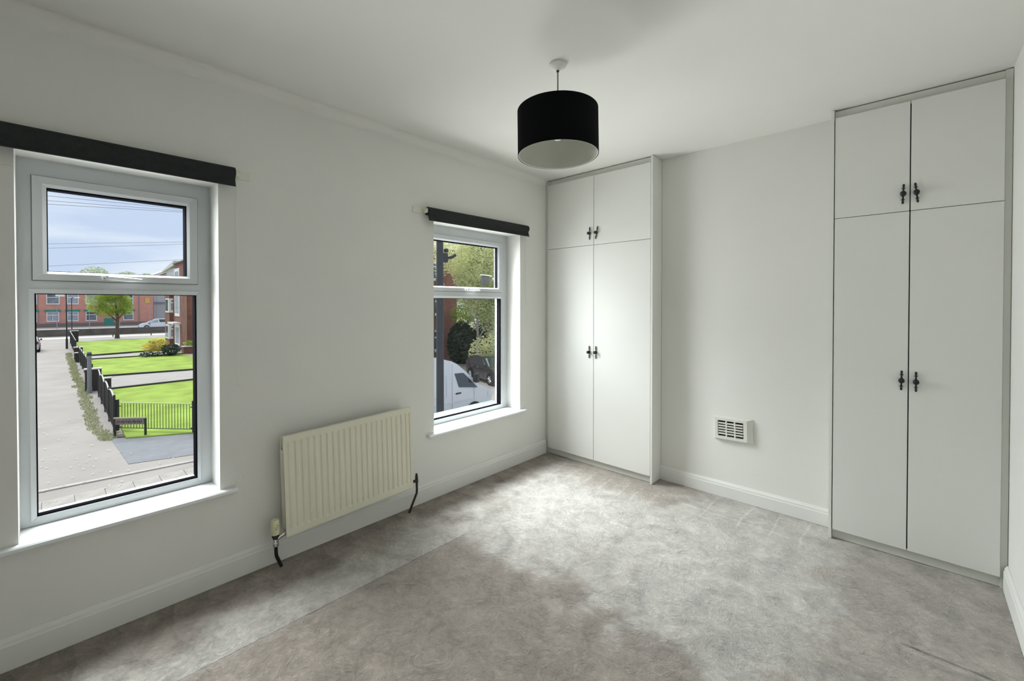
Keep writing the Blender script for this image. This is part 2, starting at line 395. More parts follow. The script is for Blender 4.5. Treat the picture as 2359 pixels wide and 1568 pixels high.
# ------------------------------------------------------------------ blinds
def blind(y0, y1, ztop, label, brk, tilt=0.0):
    t = thing('roller_blind', (0, (y0 + y1) / 2, ztop), label=label, cat='blind', group='dark roller blinds over the windows')
    l = (y1 - y0) / 2
    # rolled fabric on its tube, then a loose hanging flap
    prof = []
    for i in range(13):
        a = PI * (1.0 - i / 12 * 1.25)
        prof.append((.036 + .026 * math.cos(a), -.030 + .028 * math.sin(a)))
    prof = [(.004, -.034)] + prof
    prof += [(.050, -.060), (.053, -.075), (.058, -.094), (.054, -.095), (.048, -.076), (.044, -.062), (.030, -.058), (.012, -.052)]
    m = MB().prism(prof, 1, -l, l)
    m.build('fabric_roll', 'blind', t, smooth=True)
    MB().tube([(.057, -l, -.093), (.057, l, -.093)], .004, 8).build('bottom_bar', 'blind', t)
    for s, w in brk:
        ys = s * l; m = MB()
        if s > 0: m.box(.0005, .004, ys, ys + w, -.046, -.006); m.box(.004, .05, ys + .004, ys + .007, -.042, -.012)
        else: m.box(.0005, .004, ys - w, ys, -.046, -.006); m.box(.004, .05, ys - .007, ys - .004, -.042, -.012)
        m.build('bracket', 'bracket', t, bevel=.0008)
        MB().lathe([(0, 0), (.015, 0), (.017, .004), (.017, .016), (.012, .02), (0, .02)], (.030, ys + (0.004 if s > 0 else -.024), -.028), 'y', 16).build('end_cap', 'bracket', t, smooth=True)
    return t
b1 = blind(-.42, .740, 2.006, 'charcoal roller blind rolled up over the large near window', [(1, .075)])
b2 = blind(1.868, 2.892, 2.006, 'charcoal roller blind rolled up over the smaller window by the left cupboard', [(-1, .095), (1, .02)])
b2.rotation_euler = (math.radians(.4), 0, 0)
# pull chains
def chain(t, x, y, z0, z1):
    m = MB(); m.tube([(x, y, z0), (x, y, z1)], .0013, 6)
    z = z0
    m.tube([(x, y, z0 + .0), (x + .001, y + .003, z0 - .006), (x, y + .006, z0)], .0013, 6)
    m.build('pull_chain', 'cord', t)
chain(b1, .012, .755 - .16, .95 - 2.006, -.03)
chain(b2, .012, 2.905 - 2.38, 1.22 - 2.006, -.04)
tag(MB().tube([(.004, -.30, 1.862), (.004, -.12, 1.858), (.004, .0, 1.853), (.004, .034, 1.852)], .003, 8).build('wall_cable', 'cord'), 'thin white cable clipped to the wall left of the near window', 'cable')

# ------------------------------------------------------------------ radiator
def radiator():
    y0, y1, z0, z1 = .946, 1.706, .155, .668
    t = thing('radiator', (0, y0, z0), label='cream ribbed panel radiator between the two windows', cat='radiator')
    t.rotation_euler = (math.radians(1.6), 0, 0)
    L_ = y1 - y0; Hh = z1 - z0
    # fluted front panel: profile across y, plain bands at top and bottom
    n = 22; xs = []; pitch = (L_ - .03) / n
    def prof(depth):
        pts = [(0, .0)]; 
        return pts
    cols = [0, .012]; dep = [0, 0]
    for i in range(n):
        a = .015 + i * pitch
        for fr, d in ((0.0, 1), (.12, 1), (.30, 0), (.70, 0), (.88, 1)): cols.append(a + fr * pitch); dep.append(d)
    cols += [L_ - .015, L_ - .012, L_]; dep += [1, 0, 0]
    rows = [(0, 0), (.028, 0), (.040, 1), (Hh - .040, 1), (Hh - .028, 0), (Hh, 0)]
    vs = []; fs = []
    for c, d in zip(cols, dep):
        for z, k in rows: vs.append((.100 - .0045 * d * k, c, z))
    R_ = len(rows)
    for i in range(len(cols) - 1):
        for j in range(R_ - 1): fs.append((i * R_ + j, (i + 1) * R_ + j, (i + 1) * R_ + j + 1, i * R_ + j + 1))
    m = MB(); m.add(vs, fs)
    fp = m.build('front_panel', 'radiator', t)
    # rim, back panel, top and side edges
    box(.078, .0913, .002, L_ - .002, .002, Hh - .002).build('inner_panel', 'radiator', t)
    m = MB().box(.094, .1004, -.001, .004, 0, Hh).box(.094, .1004, L_ - .004, L_ + .001, 0, Hh).box(.086, .1008, 0, L_, Hh - .004, Hh + .002).box(.086, .1008, 0, L_, -.002, .004)
    m.build('panel_rim', 'radiator', t)
    for y in (.002, L_ - .006): box(.036, .094, y, y + .004, .03, Hh - .075).build('side_panel', 'radiator', t)
    box(.036, .046, .004, L_ - .004, .01, Hh - .01).build('back_panel', 'radiator', t)
    m = MB()
    for i in range(18):
        y = .03 + i * (L_ - .06) / 17; m.box(.046, .078, y, y + .003, .02, Hh - .04)
    tag(m.build('convector_fins', 'radback', t), kind='stuff')
    for y in (.16, L_ - .16): box(.001, .0355, y, y + .03, .1, Hh - .06).build('wall_bracket', 'radback', t)
    # thermostatic valve (left) and lockshield (right)
    v = MB(); c = (.075, -.045, 0)
    v.lathe([(0, .128), (.016, .128), (.020, .122), (.021, .07), (.017, .052), (0, .05)], (.075, -.045, -.028), 'z', 20)
    tv = v.build('valve_head', 'trv', t, smooth=True)
    mk = MB()
    for a, b in ((.076, .0795), (.086, .0895)): mk.box(.0955, .0970, -.053, -.038, -.028 + a + .005, -.028 + b + .005)
    mk.box(.0955, .0970, -.042, -.036, .071, .078)
    mk.build('printed_mark', 'radback', tv)
    MB().lathe([(0, .05), (.016, .05), (.017, .040), (.013, .036), (.013, .03), (0, .03)], (.075, -.045, -.028), 'z', 16).build('valve_collar', 'blackpipe', tv, smooth=True)
    vb = MB().lathe([(0, .008), (.011, .008), (.012, -.012), (.014, -.014), (.014, -.030), (.011, -.034), (0, -.034)], (.075, -.045, -.005), 'z', 14)
    vb.tube([(.075, -.045, -.004), (.075, -.02, .006), (.072, .004, .012)], [.010, .010, .011], 12)
    vb.build('valve_body', 'chrome', tv, smooth=True)
    MB().tube([(.075, -.045, -.035), (.075, -.045, -.075), (.075, -.043, -.09), (.075, -.036, -.110), (.075, -.022, -.150)], .0085, 12).build('pipe', 'blackpipe', t, smooth=True)
    r = MB().lathe([(0, .040), (.006, .040), (.009, .02), (.010, 0), (.010, -.02), (0, -.02)], (.075, L_ + .045, .025), 'z', 14)
    r.tube([(.075, L_ + .045, .018), (.074, L_ + .02, .020), (.07, L_ - .002, .022)], .009, 10)
    r.build('lockshield_valve', 'blackpipe', t, smooth=True)
    MB().tube([(.075, L_ + .045, .006), (.075, L_ + .045, -.045), (.075, L_ + .042, -.065), (.075, L_ + .010, -.120), (.075, L_ - .018, -.171)], .0075, 12).build('pipe', 'blackpipe', t, smooth=True)
radiator()

# ------------------------------------------------------------------ air vent
def vent():
    x0, x1, z0, z1 = 1.413, 1.658, .398, .562
    t = thing('air_vent', (x0, D2, z0), label='cream square-edged louvred air vent low on the back wall', cat='air vent')
    t.rotation_euler = (0, math.radians(-1.6), 0)
    w, h = x1 - x0, z1 - z0; d = .030
    # splayed surround, leaving an opening
    fx0, fx1, fz0, fz1 = .010, w - .030, .012, h - .008
    ox0, ox1, oz0, oz1 = .030, w - .052, .030, h - .026
    vs = []
    for (a, b, c, e, y) in ((0, w, 0, h, -.0005), (0, w, 0, h, -.006), (fx0, fx1, fz0, fz1, -d), (ox0, ox1, oz0, oz1, -d), (ox0, ox1, oz0, oz1, -.008)):
        vs += [(a, y, c), (b, y, c), (b, y, e), (a, y, e)]
    fs = []
    for k in range(4):
        for i in range(4): fs.append((k * 4 + i, k * 4 + (i + 1) % 4, (k + 1) * 4 + (i + 1) % 4, (k + 1) * 4 + i))
    MB().add(vs, fs).build('surround', 'vent', t)
    MB().box(ox0, ox1, -.008, -.004, oz0, oz1).build('backing', 'dark', t)
    # mullions and louvre slats: 3 columns x 6 slots
    m = MB(); cw = (ox1 - ox0) / 3
    for i in (1, 2): m.box(ox0 + i * cw - .004, ox0 + i * cw + .004, -d, -.010, oz0, oz1)
    m.build('mullion', 'vent', t)
    sl = (oz1 - oz0) / 6; first = None
    for c in range(3):
        for r in range(1, 6):
            if first is None:
                first = box(0, cw - .008, -d, -.012, -.0042, .0042).build('slat', 'vent', t); o = first
            else:
                o = first.copy(); COL.objects.link(o)
            o.location = (ox0 + c * cw + .004, 0, oz0 + r * sl)
vent()

# ------------------------------------------------------------------ cupboards
def handle(parent, x, z, lean=0):
    e = MB()
    # back rod with discs and finials, along z, standing off the door
    y = 0
    rod = [(.0005, -.0525), (.004, -.050), (.0052, -.043), (.0042, -.036), (.0030, -.0345), (.0030, -.033), (.0082, -.0315), (.0088, -.0295), (.0045, -.0275), (.0033, -.022), (.0042, -.012), (.0105, -.008), (.0115, 0),
           (.0105, .008), (.0042, .012), (.0033, .022), (.0045, .0275), (.0088, .0295), (.0082, .0315), (.0030, .033), (.0030, .0345), (.0042, .036), (.0052, .043), (.004, .050), (.0005, .0525)]
    m = MB().lathe(rod, (0, 0, 0), 'z', 14)
    m.v = [(a, b * .55 - .0062, c) for a, b, c in m.v]
    m.lathe([(.005, -.010), (.0055, -.014), (.0105, -.018), (.0130, -.023), (.0125, -.028), (.008, -.032), (.0005, -.0335)], (0, 0, 0), 'y', 16)
    o = m.build('handle', 'iron', parent, smooth=True)
    o.location = (x, D1, z); o.rotation_euler = (0, math.radians(lean), 0)
    return o
ZB, ZS0, ZS1, ZT = .056, 1.8295, 1.8325, 2.400
def cupboard(label, x0, x1, doors, split, left_panel=None, right_panel=None, filler=None, handles=()):
    t = thing('built_in_cupboard', (0, 0, 0), label=label, cat='cupboard', group='built-in cupboards either side of the chimney breast')
    yb = YB - .002
    # carcass: open-fronted box
    m = MB().box(x0, x0 + .016, D1 + .045, yb, ZB, 2.42).box(x1 - .016, x1, D1 + .045, yb, ZB, 2.42).box(x0 + .016, x1 - .016, yb - .01, yb, ZB, 2.42)
    m.box(x0 + .016, x1 - .016, D1 + .045, yb - .01, ZB, ZB + .018).box(x0 + .016, x1 - .016, D1 + .045, yb - .01, 1.822, 1.840).box(x0 + .016, x1 - .016, D1 + .045, yb - .01, 2.40, 2.42)
    m.build('carcass', 'dark', t)
    box(x0, x1, D1 + .022, D1 + .044, 2.392, H - .006).build('head_rail', 'cupframe', t)
    box(x0, x1, D1 + .026, D1 + .044, .001, ZB + .01).build('plinth', 'cupframe', t)
    box(x0, x1, D1 + .0215, D1 + .0255, .057, 2.39).build('front_frame', 'cupframe', t)
    xm = (doors[0][1] + doors[1][0]) / 2
    box(xm - .02, xm + .02, D1 + .0185, D1 + .0212, .058, 2.39).build('centre_strip', 'dark', t)  # dark strip standing for the shade in the gap between doors
    if left_panel: box(x0, x0 + .012, D1 + .0185, D1 + .0212, .058, 2.39).build('edge_strip', 'dark', t)  # dark strip for the shade in the side gap
    if left_panel: box(left_panel[0], left_panel[1], D1 - .001, yb if left_panel[1] <= x0 + .002 else D1 + .045, .001, H - .003).build('side_panel', 'cupboard', t, bevel=.001)
    if right_panel: box(right_panel[0], right_panel[1], D1 - .001, D2 - .0006, .001, H - .003).build('side_panel', 'cupboard', t, bevel=.001)
    if filler: box(filler[0], filler[1], D1 + .012, D1 + .044, .001 if filler[0] > 2 else .001, H - .006).build('filler_strip', 'cupframe', t)
    hs = list(handles)
    for (a, b) in doors:
        for (z0, z1) in ((ZB, ZS0), (ZS1, ZT)):
            dr = box(a, b, D1, D1 + .018, z0, z1).build('door', 'cupboard', t, bevel=.0012)
            for h in hs:
                if a < h[0] < b and z0 < h[1] < z1: handle(dr, *h)
    return t
cupboard('white four-door cupboard in the far left corner beside the window', .002, 1.003, [(.032, .5070), (.5105, 1.001)], 0, right_panel=(1.003, 1.0178), filler=(.002, .030),
         handles=[(.472, 1.928, 0), (.538, 1.927, 11), (.470, .947, 0), (.533, .949, 0)])
cupboard('white four-door cupboard at the right, against the right-hand wall', 2.101, 2.7695, [(2.1035, 2.4170), (2.4215, 2.745)], 0, left_panel=(2.0852, 2.0995), filler=(2.7465, 2.7695),
         handles=[(2.3925, 1.921, 2), (2.4435, 1.920, -6), (2.3925, .946, 1), (2.4485, .945, 0)])

# ------------------------------------------------------------------ pendant lamp
def pendant():
    cx, cy = 1.2305, 1.7315
    t = thing('pendant_lamp', (cx, cy, H), label='black drum lampshade hanging from the ceiling on a thin flex', cat='lamp')
    MB().lathe([(0, -.001), (.040, -.001), (.041, -.008), (.034, -.016), (.012, -.024), (.008, -.030), (0, -.030)], (0, 0, 0), 'z', 28).build('ceiling_rose', 'ceiling', t, smooth=True)
    MB().lathe([(0, -.028), (.006, -.028), (.006, -.036), (0, -.036)], (0, 0, 0), 'z', 12).build('cord_grip', 'dark', t)
    MB().tube([(0, 0, -.034), (.0005, 0, -.12), (0, 0, -.24)], .0028, 10).build('flex', 'flex', t)
    r, zt, zb, n = .185, -.214, -.420, 72
    sh = MB().lathe([(r, zb), (r, zt), (r - .0025, zt), (r - .0025, zb), (r, zb)], (0, 0, 0), 'z', n).build('lamp_shade', 'shade_out', t, smooth=True)
    MB().lathe([(r - .003, zb + .002), (r - .003, zt - .001)], (0, 0, 0), 'z', n).build('shade_lining', 'shade_in', sh, smooth=True)
    m = MB().tube([((r - .004) * math.cos(a), (r - .004) * math.sin(a), zb + .002) for a in [2 * PI * k / 72 for k in range(73)]], .0016, 6)
    m.build('rim_tape', 'white', sh)
    m = MB()
    for k in range(3):
        a = 2 * PI * k / 3 + .4; m.tube([(.02 * math.cos(a), .02 * math.sin(a), -.24), ((r - .004) * math.cos(a), (r - .004) * math.sin(a), zt - .004)], .0018, 6)
    m.build('shade_spider', 'white', t)
    MB().lathe([(0, -.235), (.012, -.235), (.018, -.25), (.019, -.275), (.014, -.28), (0, -.28)], (0, 0, 0), 'z', 18).build('lamp_holder', 'white', t, smooth=True)
    MB().lathe([(0, -.278), (.012, -.28), (.014, -.29), (.026, -.305), (.029, -.320), (.024, -.338), (.012, -.348), (0, -.350)], (0, 0, 0), 'z', 20).build('bulb', 'bulb', t, smooth=True)
    sh.rotation_euler = (math.radians(-.8), math.radians(-1.6), 0)
    sh.location = (-.0085, .004, 0)
pendant()
# ================================================================== OUTSIDE
M['concrete'] = mat('pale_concrete', (.31, .29, .265), .9, noise=(.7, .10), bump=(30, .2))
M['road'] = mat('pale_road', (.62, .61, .59), .9, noise=(.3, .08))
M['slab'] = mat('paving_slab', (.36, .345, .315), .9, noise=(3, .16), bump=(30, .3))
M['pathway'] = mat('garden_path_concrete', (.33, .32, .30), .9, noise=(1.2, .10))
M['tarmac'] = mat('grey_tarmac_patch', (.20, .215, .23), .9, noise=(2.5, .10))
M['soil'] = mat('brown_soil_edge', (.10, .075, .055), .95, noise=(5, .3))
M['kerb'] = mat('kerb_stone', (.40, .39, .36), .85, noise=(3, .1))
M['edging'] = mat('dark_edging', (.05, .05, .045), .9)
M['lawn'] = mat('lawn_grass', (.27, .385, .075), .95, spec=.1, noise=(.9, .22), bump=(25, .6))
M['weed'] = mat('weeds', (.44, .46, .26), .95, noise=(8, .4))
M['brickfar'] = brick_mat('far_red_brick', (.68, .29, .23), (.60, .26, .21), (.60, .40, .34), 1.0, .15)
M['brickdark'] = brick_mat('brown_brick', (.30, .115, .085), (.22, .09, .07), (.27, .17, .13), 1.0, .35)
M['brickwall'] = brick_mat('near_red_brick', (.42, .17, .13), (.30, .13, .10), (.38, .28, .24), 1.0, .35)
M['pier'] = brick_mat('dark_pier_brick', (.045, .038, .036), (.028, .026, .026), (.05, .05, .05), 1.0, .3)
M['rail'] = mat('black_railing_paint', (.012, .013, .016), .55)
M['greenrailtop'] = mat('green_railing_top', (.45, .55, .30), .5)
M['railtop'] = mat('railing_pale_top', (.55, .55, .54), .3)  # sun glint along the black top rails, painted in as pale grey
M['greenrail'] = mat('green_railing_paint', (.07, .12, .04), .6)
M['cap'] = mat('white_cap_stone', (.62, .61, .58), .8)
M['whiteframe'] = mat('white_frame', (.84, .86, .88), .5)
M['farglass'] = mat('far_window_glass', (.10, .13, .17), .12, spec=.8, noise=(.9, .6))
M['curtain'] = mat('net_curtain', (.34, .37, .42), .7, noise=(4, .3))
M['teal'] = mat('teal_paint', (.03, .24, .20), .6)
M['greycladding'] = mat('grey_cladding', (.50, .53, .56), .6, noise=(.5, .05))
M['roofpale'] = mat('pale_roof', (.62, .60, .58), .7)
M['rooftile'] = mat('brown_tile_roof', (.09, .05, .04), .85, noise=(3, .2))
M['bark'] = mat('bark', (.10, .085, .065), .95, noise=(6, .3), bump=(30, .5))
M['barkpale'] = mat('pale_bark', (.30, .29, .26), .95, noise=(6, .3))
def leaf_mat(name, col, amt, tr=.45, sc=.9):
    m = mat(name, col, .7, noise=(sc, amt)); nt = m.node_tree; N = nt.nodes.new; L = nt.links.new
    b = nt.nodes['Principled BSDF']; o = nt.nodes['Material Output']
    t = N('ShaderNodeBsdfTranslucent'); mx = N('ShaderNodeMixShader'); mx.inputs[0].default_value = tr
    src = b.inputs['Base Color'].links[0].from_socket
    L(src, t.inputs['Color']); L(b.outputs[0], mx.inputs[1]); L(t.outputs[0], mx.inputs[2]); L(mx.outputs[0], o.inputs['Surface'])
    return m
M['leafbright'] = leaf_mat('leaf_bright_green', (.36, .46, .09), .45)
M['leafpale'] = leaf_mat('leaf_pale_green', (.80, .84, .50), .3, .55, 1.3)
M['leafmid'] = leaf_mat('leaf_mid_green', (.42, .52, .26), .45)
M['leafdark'] = leaf_mat('leaf_dark_green', (.040, .070, .045), .4, .3)
M['leafhaze'] = leaf_mat('leaf_hazy_green', (.42, .50, .26), .3)
M['leafyellow'] = leaf_mat('leaf_yellow', (.62, .52, .12), .4)
M['vanwhite'] = mat('van_white_paint', (.62, .66, .70), .25, coat=.6, noise=(1, .02))
M['carwhite'] = mat('car_white_paint', (.55, .60, .68), .25, coat=.6, noise=(1, .02))
M['carsilver'] = mat('car_pale_paint', (.52, .50, .53), .3, coat=.5, noise=(1, .02))
M['carblack'] = mat('car_black_paint', (.022, .026, .032), .22, coat=.8, noise=(1, .02))
M['carglass'] = mat('car_glass', (.035, .045, .05), .08, spec=.8)
M['carglasspale'] = mat('car_windscreen_glass', (.25, .33, .37), .12, spec=.8)
M['tyre'] = mat('tyre_rubber', (.012, .012, .013), .8)
M['alloy'] = mat('alloy_wheel', (.50, .52, .54), .3, metal=.6)
M['plastic'] = mat('black_plastic', (.03, .032, .035), .6)
M['redlamp'] = mat('red_lamp', (.22, .03, .03), .3)
M['headlamp'] = mat('head_lamp', (.6, .65, .7), .15)
M['post'] = mat('grey_post', (.20, .215, .23), .6)
M['lamppost'] = mat('dark_column_paint', (.028, .034, .042), .55)
M['steelblue'] = mat('blue_grey_steel', (.22, .25, .34), .6)
M['yellow'] = mat('yellow_sign', (.62, .42, .12), .6)
M['wood'] = mat('brown_barrier', (.12, .105, .095), .8, noise=(1, .3))

# ---- ground surfaces
def slab_on(name, pts, z0, z1, m, parent=None, **kw):
    return tag(MB().prism(pts, 2, G + z0, G + z1).build(name, m, parent), **kw)
slab_on('ground', [(-260, -90), (XO - .001, -90), (XO - .001, 160), (-260, 160)], -.3, 0, 'concrete', kind='structure')
slab_on('road', [(-97.5, -90), (-84.4, -90), (-84.4, 160), (-97.5, 160)], .001, .02, 'road', kind='structure')
slab_on('road', [(-83.6, -90), (-80.6, -90), (-76.0, 30), (-79, 30)], .001, .02, 'road', kind='structure')
slab_on('kerb_strip', [(-13.35, -4.0), (-13.2, -4.0), (-12.4, 6.5), (-12.55, 6.5)], .001, .03, 'kerb', kind='structure')
slab_on('tarmac_patch', [(-17.3, 1.50), (-13.80, 1.62), (-12.75, 5.2), (-15.0, 5.2)], .001, .012, 'tarmac', kind='structure')
slab_on('soil_strip', [(-17.75, 1.60), (-17.3, 1.56), (-15.0, 5.2), (-15.5, 5.2)], .012, .035, 'soil', kind='structure')
lawnz = .05
def lawn(pts, label): slab_on('lawn', pts, .001, lawnz, 'lawn', label=label, cat='lawn', kind='stuff')
lawn([(-69.5, 2.2), (-70.3, 16), (-60.2, 16), (-60.2, 9.3), (-54, 7.6), (-50.3, 6.3), (-49.7, 2.2)], 'strip of bright mown lawn farthest down the path, beneath the small tree')
lawn([(-45.9, 2.15), (-45.2, 8.3), (-33.2, 8.3), (-34.4, 2.15)], 'middle strip of bright mown lawn between the two paths')
lawn([(-28.35, 2.0), (-28.7, 8.3), (-13.9, 8.3), (-15.6, 4.2), (-16.9, 1.85)], 'nearest strip of bright mown lawn behind the thin green railings')
for (a, b, c, d) in ((-49.6, 2.2, -50.6, 7.0), (-46.0, 2.2, -45.3, 8.3), (-34.3, 2.1, -33.1, 8.3), (-28.4, 2.0, -28.75, 8.3)):
    w_ = .09
    slab_on('path_edging', [(a - w_, b), (a + w_, b), (c + w_, d), (c - w_, d)], .001, .13, 'edging', kind='structure')
slab_on('garden_path', [(-49.4, 1.9), (-46.1, 1.9), (-45.4, 8.3), (-48.8, 8.3)], .001, .03, 'pathway', kind='structure')
slab_on('garden_path', [(-34.2, 1.9), (-28.5, 1.9), (-28.85, 8.3), (-33.0, 8.3)], .001, .03, 'pathway', kind='structure')
slab_on('garden_path', [(-56.0, 9.2), (-48.9, 7.7), (-46, 7.9), (-46, 8.7), (-52, 9.0)], .03, .06, 'pathway', kind='structure')

# paving slabs close to the house, each its own piece
pav = tag(MB().box(-12.4, -9.0, -2.2, 4.8, G + .001, G + .004).build('pavement', 'concrete'), kind='structure')
base = None
for i in range(6):
    for j in range(13):
        x = -12.1 + i * .55; y = -2.1 + j * .52 + (.26 if i % 2 else 0)
        if base is None: base = o = box(0, .54, 0, .508, 0, .022).build('paving_slab', 'slab', pav)
        else: o = base.copy(); COL.objects.link(o)
        o.location = (x, y, G + .004 + random.uniform(0, .006)); o.rotation_euler = (random.uniform(-.004, .004), random.uniform(-.004, .004), 0)

# weeds and litter of grass along the railing foot
def tufts(name, spots, m, label, cat, hgt=.09):
    mb = MB()
    for (x, y, r, n) in spots:
        for _ in range(int(n * 2.0)):
            a = random.random() * 2 * PI; d = r * math.sqrt(random.random()); px, py = x + d * math.cos(a) * 2.2, y + d * math.sin(a)
            b = random.random() * 2 * PI; w = .006 + random.random() * .008; h = hgt * (.5 + random.random())
            tx, ty = px + random.uniform(-.06, .06), py + random.uniform(-.06, .06)
            mb.add([(px - w * math.cos(b), py - w * math.sin(b), G), (px + w * math.cos(b), py + w * math.sin(b), G), (tx, ty, G + h)], [(0, 1, 2)])
    return tag(mb.build(name, m), label, cat, kind='stuff')
tufts('weeds', [(-17.6, 1.45, .25, 220)] + [(-18.5 - i * .9, 1.30 + random.uniform(-.12, .05), .22, 90) for i in range(40)] + [(-31, 1.1, .18, 120), (-34, 1.15, .15, 90)], 'weed',
      'straggly weeds growing along the foot of the black railings', 'weeds')

def litter():
    rnd = random.Random(4); mb = MB()
    for _ in range(420):
        x = rnd.uniform(-22, -9.2); y = rnd.uniform(-1.4, 3.4)
        if -17.3 < x < -13.6 and y > 1.45 and rnd.random() < .9: continue
        a = rnd.random() * PI; r = rnd.uniform(.012, .045)
        q = [(x + r * math.cos(a + k) * (1, .5, .9, .45)[i], y + r * math.sin(a + k) * (1, .5, .9, .45)[i]) for i, k in enumerate((0, PI / 2, PI, 1.5 * PI))]
        mb.add([(p[0], p[1], G + .034 + (i % 2) * .006) for i, p in enumerate(q)], [(0, 1, 2, 3)])
    tag(mb.build('fallen_leaves', 'cap'), 'pale fallen leaves and litter flecks scattered over the near pavement', 'leaves', kind='stuff')
litter()

# ---- black railings along the path
def railing(x0, x1, y0, y1, label, n_bars, wave, posts=True, m='rail', h=1.25):
    t = thing('railing', (x0, y0, G), label=label, cat='railing', group='black railings along the path')
    d = Vector((x1 - x0, y1 - y0, 0)); Lh = d.length; u = d.normalized(); nrm = Vector((-u.y, u.x, 0))
    def P(s, z, o=0): return (u.x * s + nrm.x * o, u.y * s + nrm.y * o, z)
    def top(s): return h - .10 + wave * math.sin(PI * ((s / 2.4) % 1.0))
    b = MB()
    k = int(Lh / .11)
    for i in range(k):
        s = (i + .5) * Lh / k; z1 = top(s)
        r = .014; p = P(s, 0)
        b.box(p[0] - r, p[0] + r, p[1] - r, p[1] + r, .10, z1)
    tag(b.build('bar', m, t), kind='stuff')
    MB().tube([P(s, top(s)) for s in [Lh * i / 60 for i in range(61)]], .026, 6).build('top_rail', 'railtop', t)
    MB().tube([P(0, .14), P(Lh, .14)], .022, 6).build('bottom_rail', m, t)
    ns = max(1, round(Lh / 2.4)); first = None
    for i in range(ns + 1):
        s = i * Lh / ns
        if first is None: first = o = MB().box(-.035, .035, -.035, .035, 0, h + .04).build('post', m, t)
        else: o = first.copy(); COL.objects.link(o)
        o.location = P(s, 0)
    return t
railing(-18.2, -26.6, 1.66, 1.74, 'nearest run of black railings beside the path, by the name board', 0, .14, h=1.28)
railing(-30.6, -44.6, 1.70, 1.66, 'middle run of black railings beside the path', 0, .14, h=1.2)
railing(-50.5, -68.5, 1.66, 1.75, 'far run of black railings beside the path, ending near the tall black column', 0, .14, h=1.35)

def brick_pier(x, y, wx, wy, h, label):
    t = thing('brick_pier', (x, y, G), label=label, cat='pier', group='dark brick gate piers')
    rows = int(h / .15); first = None
    box(-wx / 2 + .012, wx / 2 - .012, -wy / 2 + .012, wy / 2 - .012, 0, h).build('core', 'pier', t)
    # facing courses
    for r in range(rows):
        if first is None: o = first = MB().box(-wx / 2, wx / 2, -wy / 2, wy / 2, 0, .135).build('brick_course', 'pier', t)
        else: o = first.copy(); COL.objects.link(o)
        o.location = (0, 0, r * h / rows)
    box(-wx / 2 - .03, wx / 2 + .03, -wy / 2 - .03, wy / 2 + .03, h, h + .06).build('cap_stone', 'cap', t, bevel=.01)
brick_pier(-28.9, 1.66, .35, .62, 1.12, 'dark brick pier with white cap behind the grey post')
brick_pier(-27.3, 2.02, .30, .42, .78, 'low dark brick pier at the end of the nearest railings')
brick_pier(-46.9, 1.70, .35, .50, 1.0, 'dark brick pier with pale cap halfway down the path')
brick_pier(-45.1, 1.66, .3, .42, .70, 'low dark brick pier where the middle railings end')
brick_pier(-70.0, 2.1, .5, .7, 1.3, 'far dark brick pier by the end of the railings')

# grey utility post
t = thing('utility_post', (-28.2, 1.49, G), label='grey round post standing in the path beside the brick pier', cat='post')
MB().lathe([(0, 0), (.10, 0), (.10, .25), (.085, .3), (.085, 2.05), (.075, 2.1), (0, 2.12)], (0, 0, 0), 'z', 16).build('shaft', 'post', t, smooth=True)
MB().lathe([(.086, 1.9), (.092, 1.9), (.092, 2.02), (.086, 2.02)], (0, 0, 0), 'z', 16).build('collar', 'plastic', t)

# tall black lamp column at the far end of the railings
def column(name, loc, h, r, label, cat, arm=None, m='lamppost', sign=False):
    t = thing(name, loc, label=label, cat=cat)
    MB().lathe([(0, 0), (r * 1.5, 0), (r * 1.5, h * .16), (r, h * .18), (r * .8, h), (0, h)], (0, 0, 0), 'z', 14).build('column', m, t, smooth=True)
    if arm:
        MB().tube([(0, 0, h - .05), (0, arm * .5, h + .12), (0, arm, h + .12)], .04, 8).build('arm', m, t)
        MB().box(-.14, .14, arm - .1, arm + .55, h + .03, h + .17).build('lantern', 'whiteframe', t, bevel=.03)
    if sign: MB().box(-.03, .03, -.75, -.12, h - .75, h - .55).build('sign_plate', 'whiteframe', t)
    return t
column('street_lamp', (-59.9, 1.30, G), 6.0, .060, 'tall thin black column at the far end of the black railings', 'street lamp', sign=True)
column('street_lamp', (-85.5, 2.30, G), 5.3, .055, 'slender dark street lamp with a small lantern beyond the low road barrier', 'street lamp', arm=.3)

# ---- thin green railings across the end of the lawn
def green_railing():
    x0, y0, x1, y1 = -18.12, 1.80, -16.05, 3.50
    t = thing('railing', (x0, y0, G + .05), label='thin green see-through railings at the near end of the lawn', cat='railing')
    d = Vector((x1 - x0, y1 - y0, 0)); L_ = d.length; u = d.normalized(); n = 24
    ang = math.atan2(u.y, u.x); t.rotation_euler = (0, 0, ang)
    first = None
    for i in range(n):
        if first is None: first = o = MB().box(-.007, .007, -.007, .007, .10, .97).build('bar', 'greenrail', t)
        else: o = first.copy(); COL.objects.link(o)
        o.location = (.08 + i * (L_ - .16) / (n - 1), 0, 0)
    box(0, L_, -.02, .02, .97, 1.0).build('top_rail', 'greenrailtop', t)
    box(0, L_, -.015, .015, .09, .115).build('bottom_rail', 'greenrail', t)
    for s in (-.10, L_ + .08):
        p = MB().box(-.04, .04, -.04, .04, 0, 1.10).build('post', 'rail', t); p.location = (s, 0, 0)
        q = MB().box(-.12, .14, -.012, .012, .86, .89).build('bracket', 'rail', t); q.location = (s, 0, 0)
        q = MB().box(-.12, .14, -.012, .012, .12, .15).build('bracket', 'rail', t); q.location = (s, 0, 0)
    return t
green_railing()
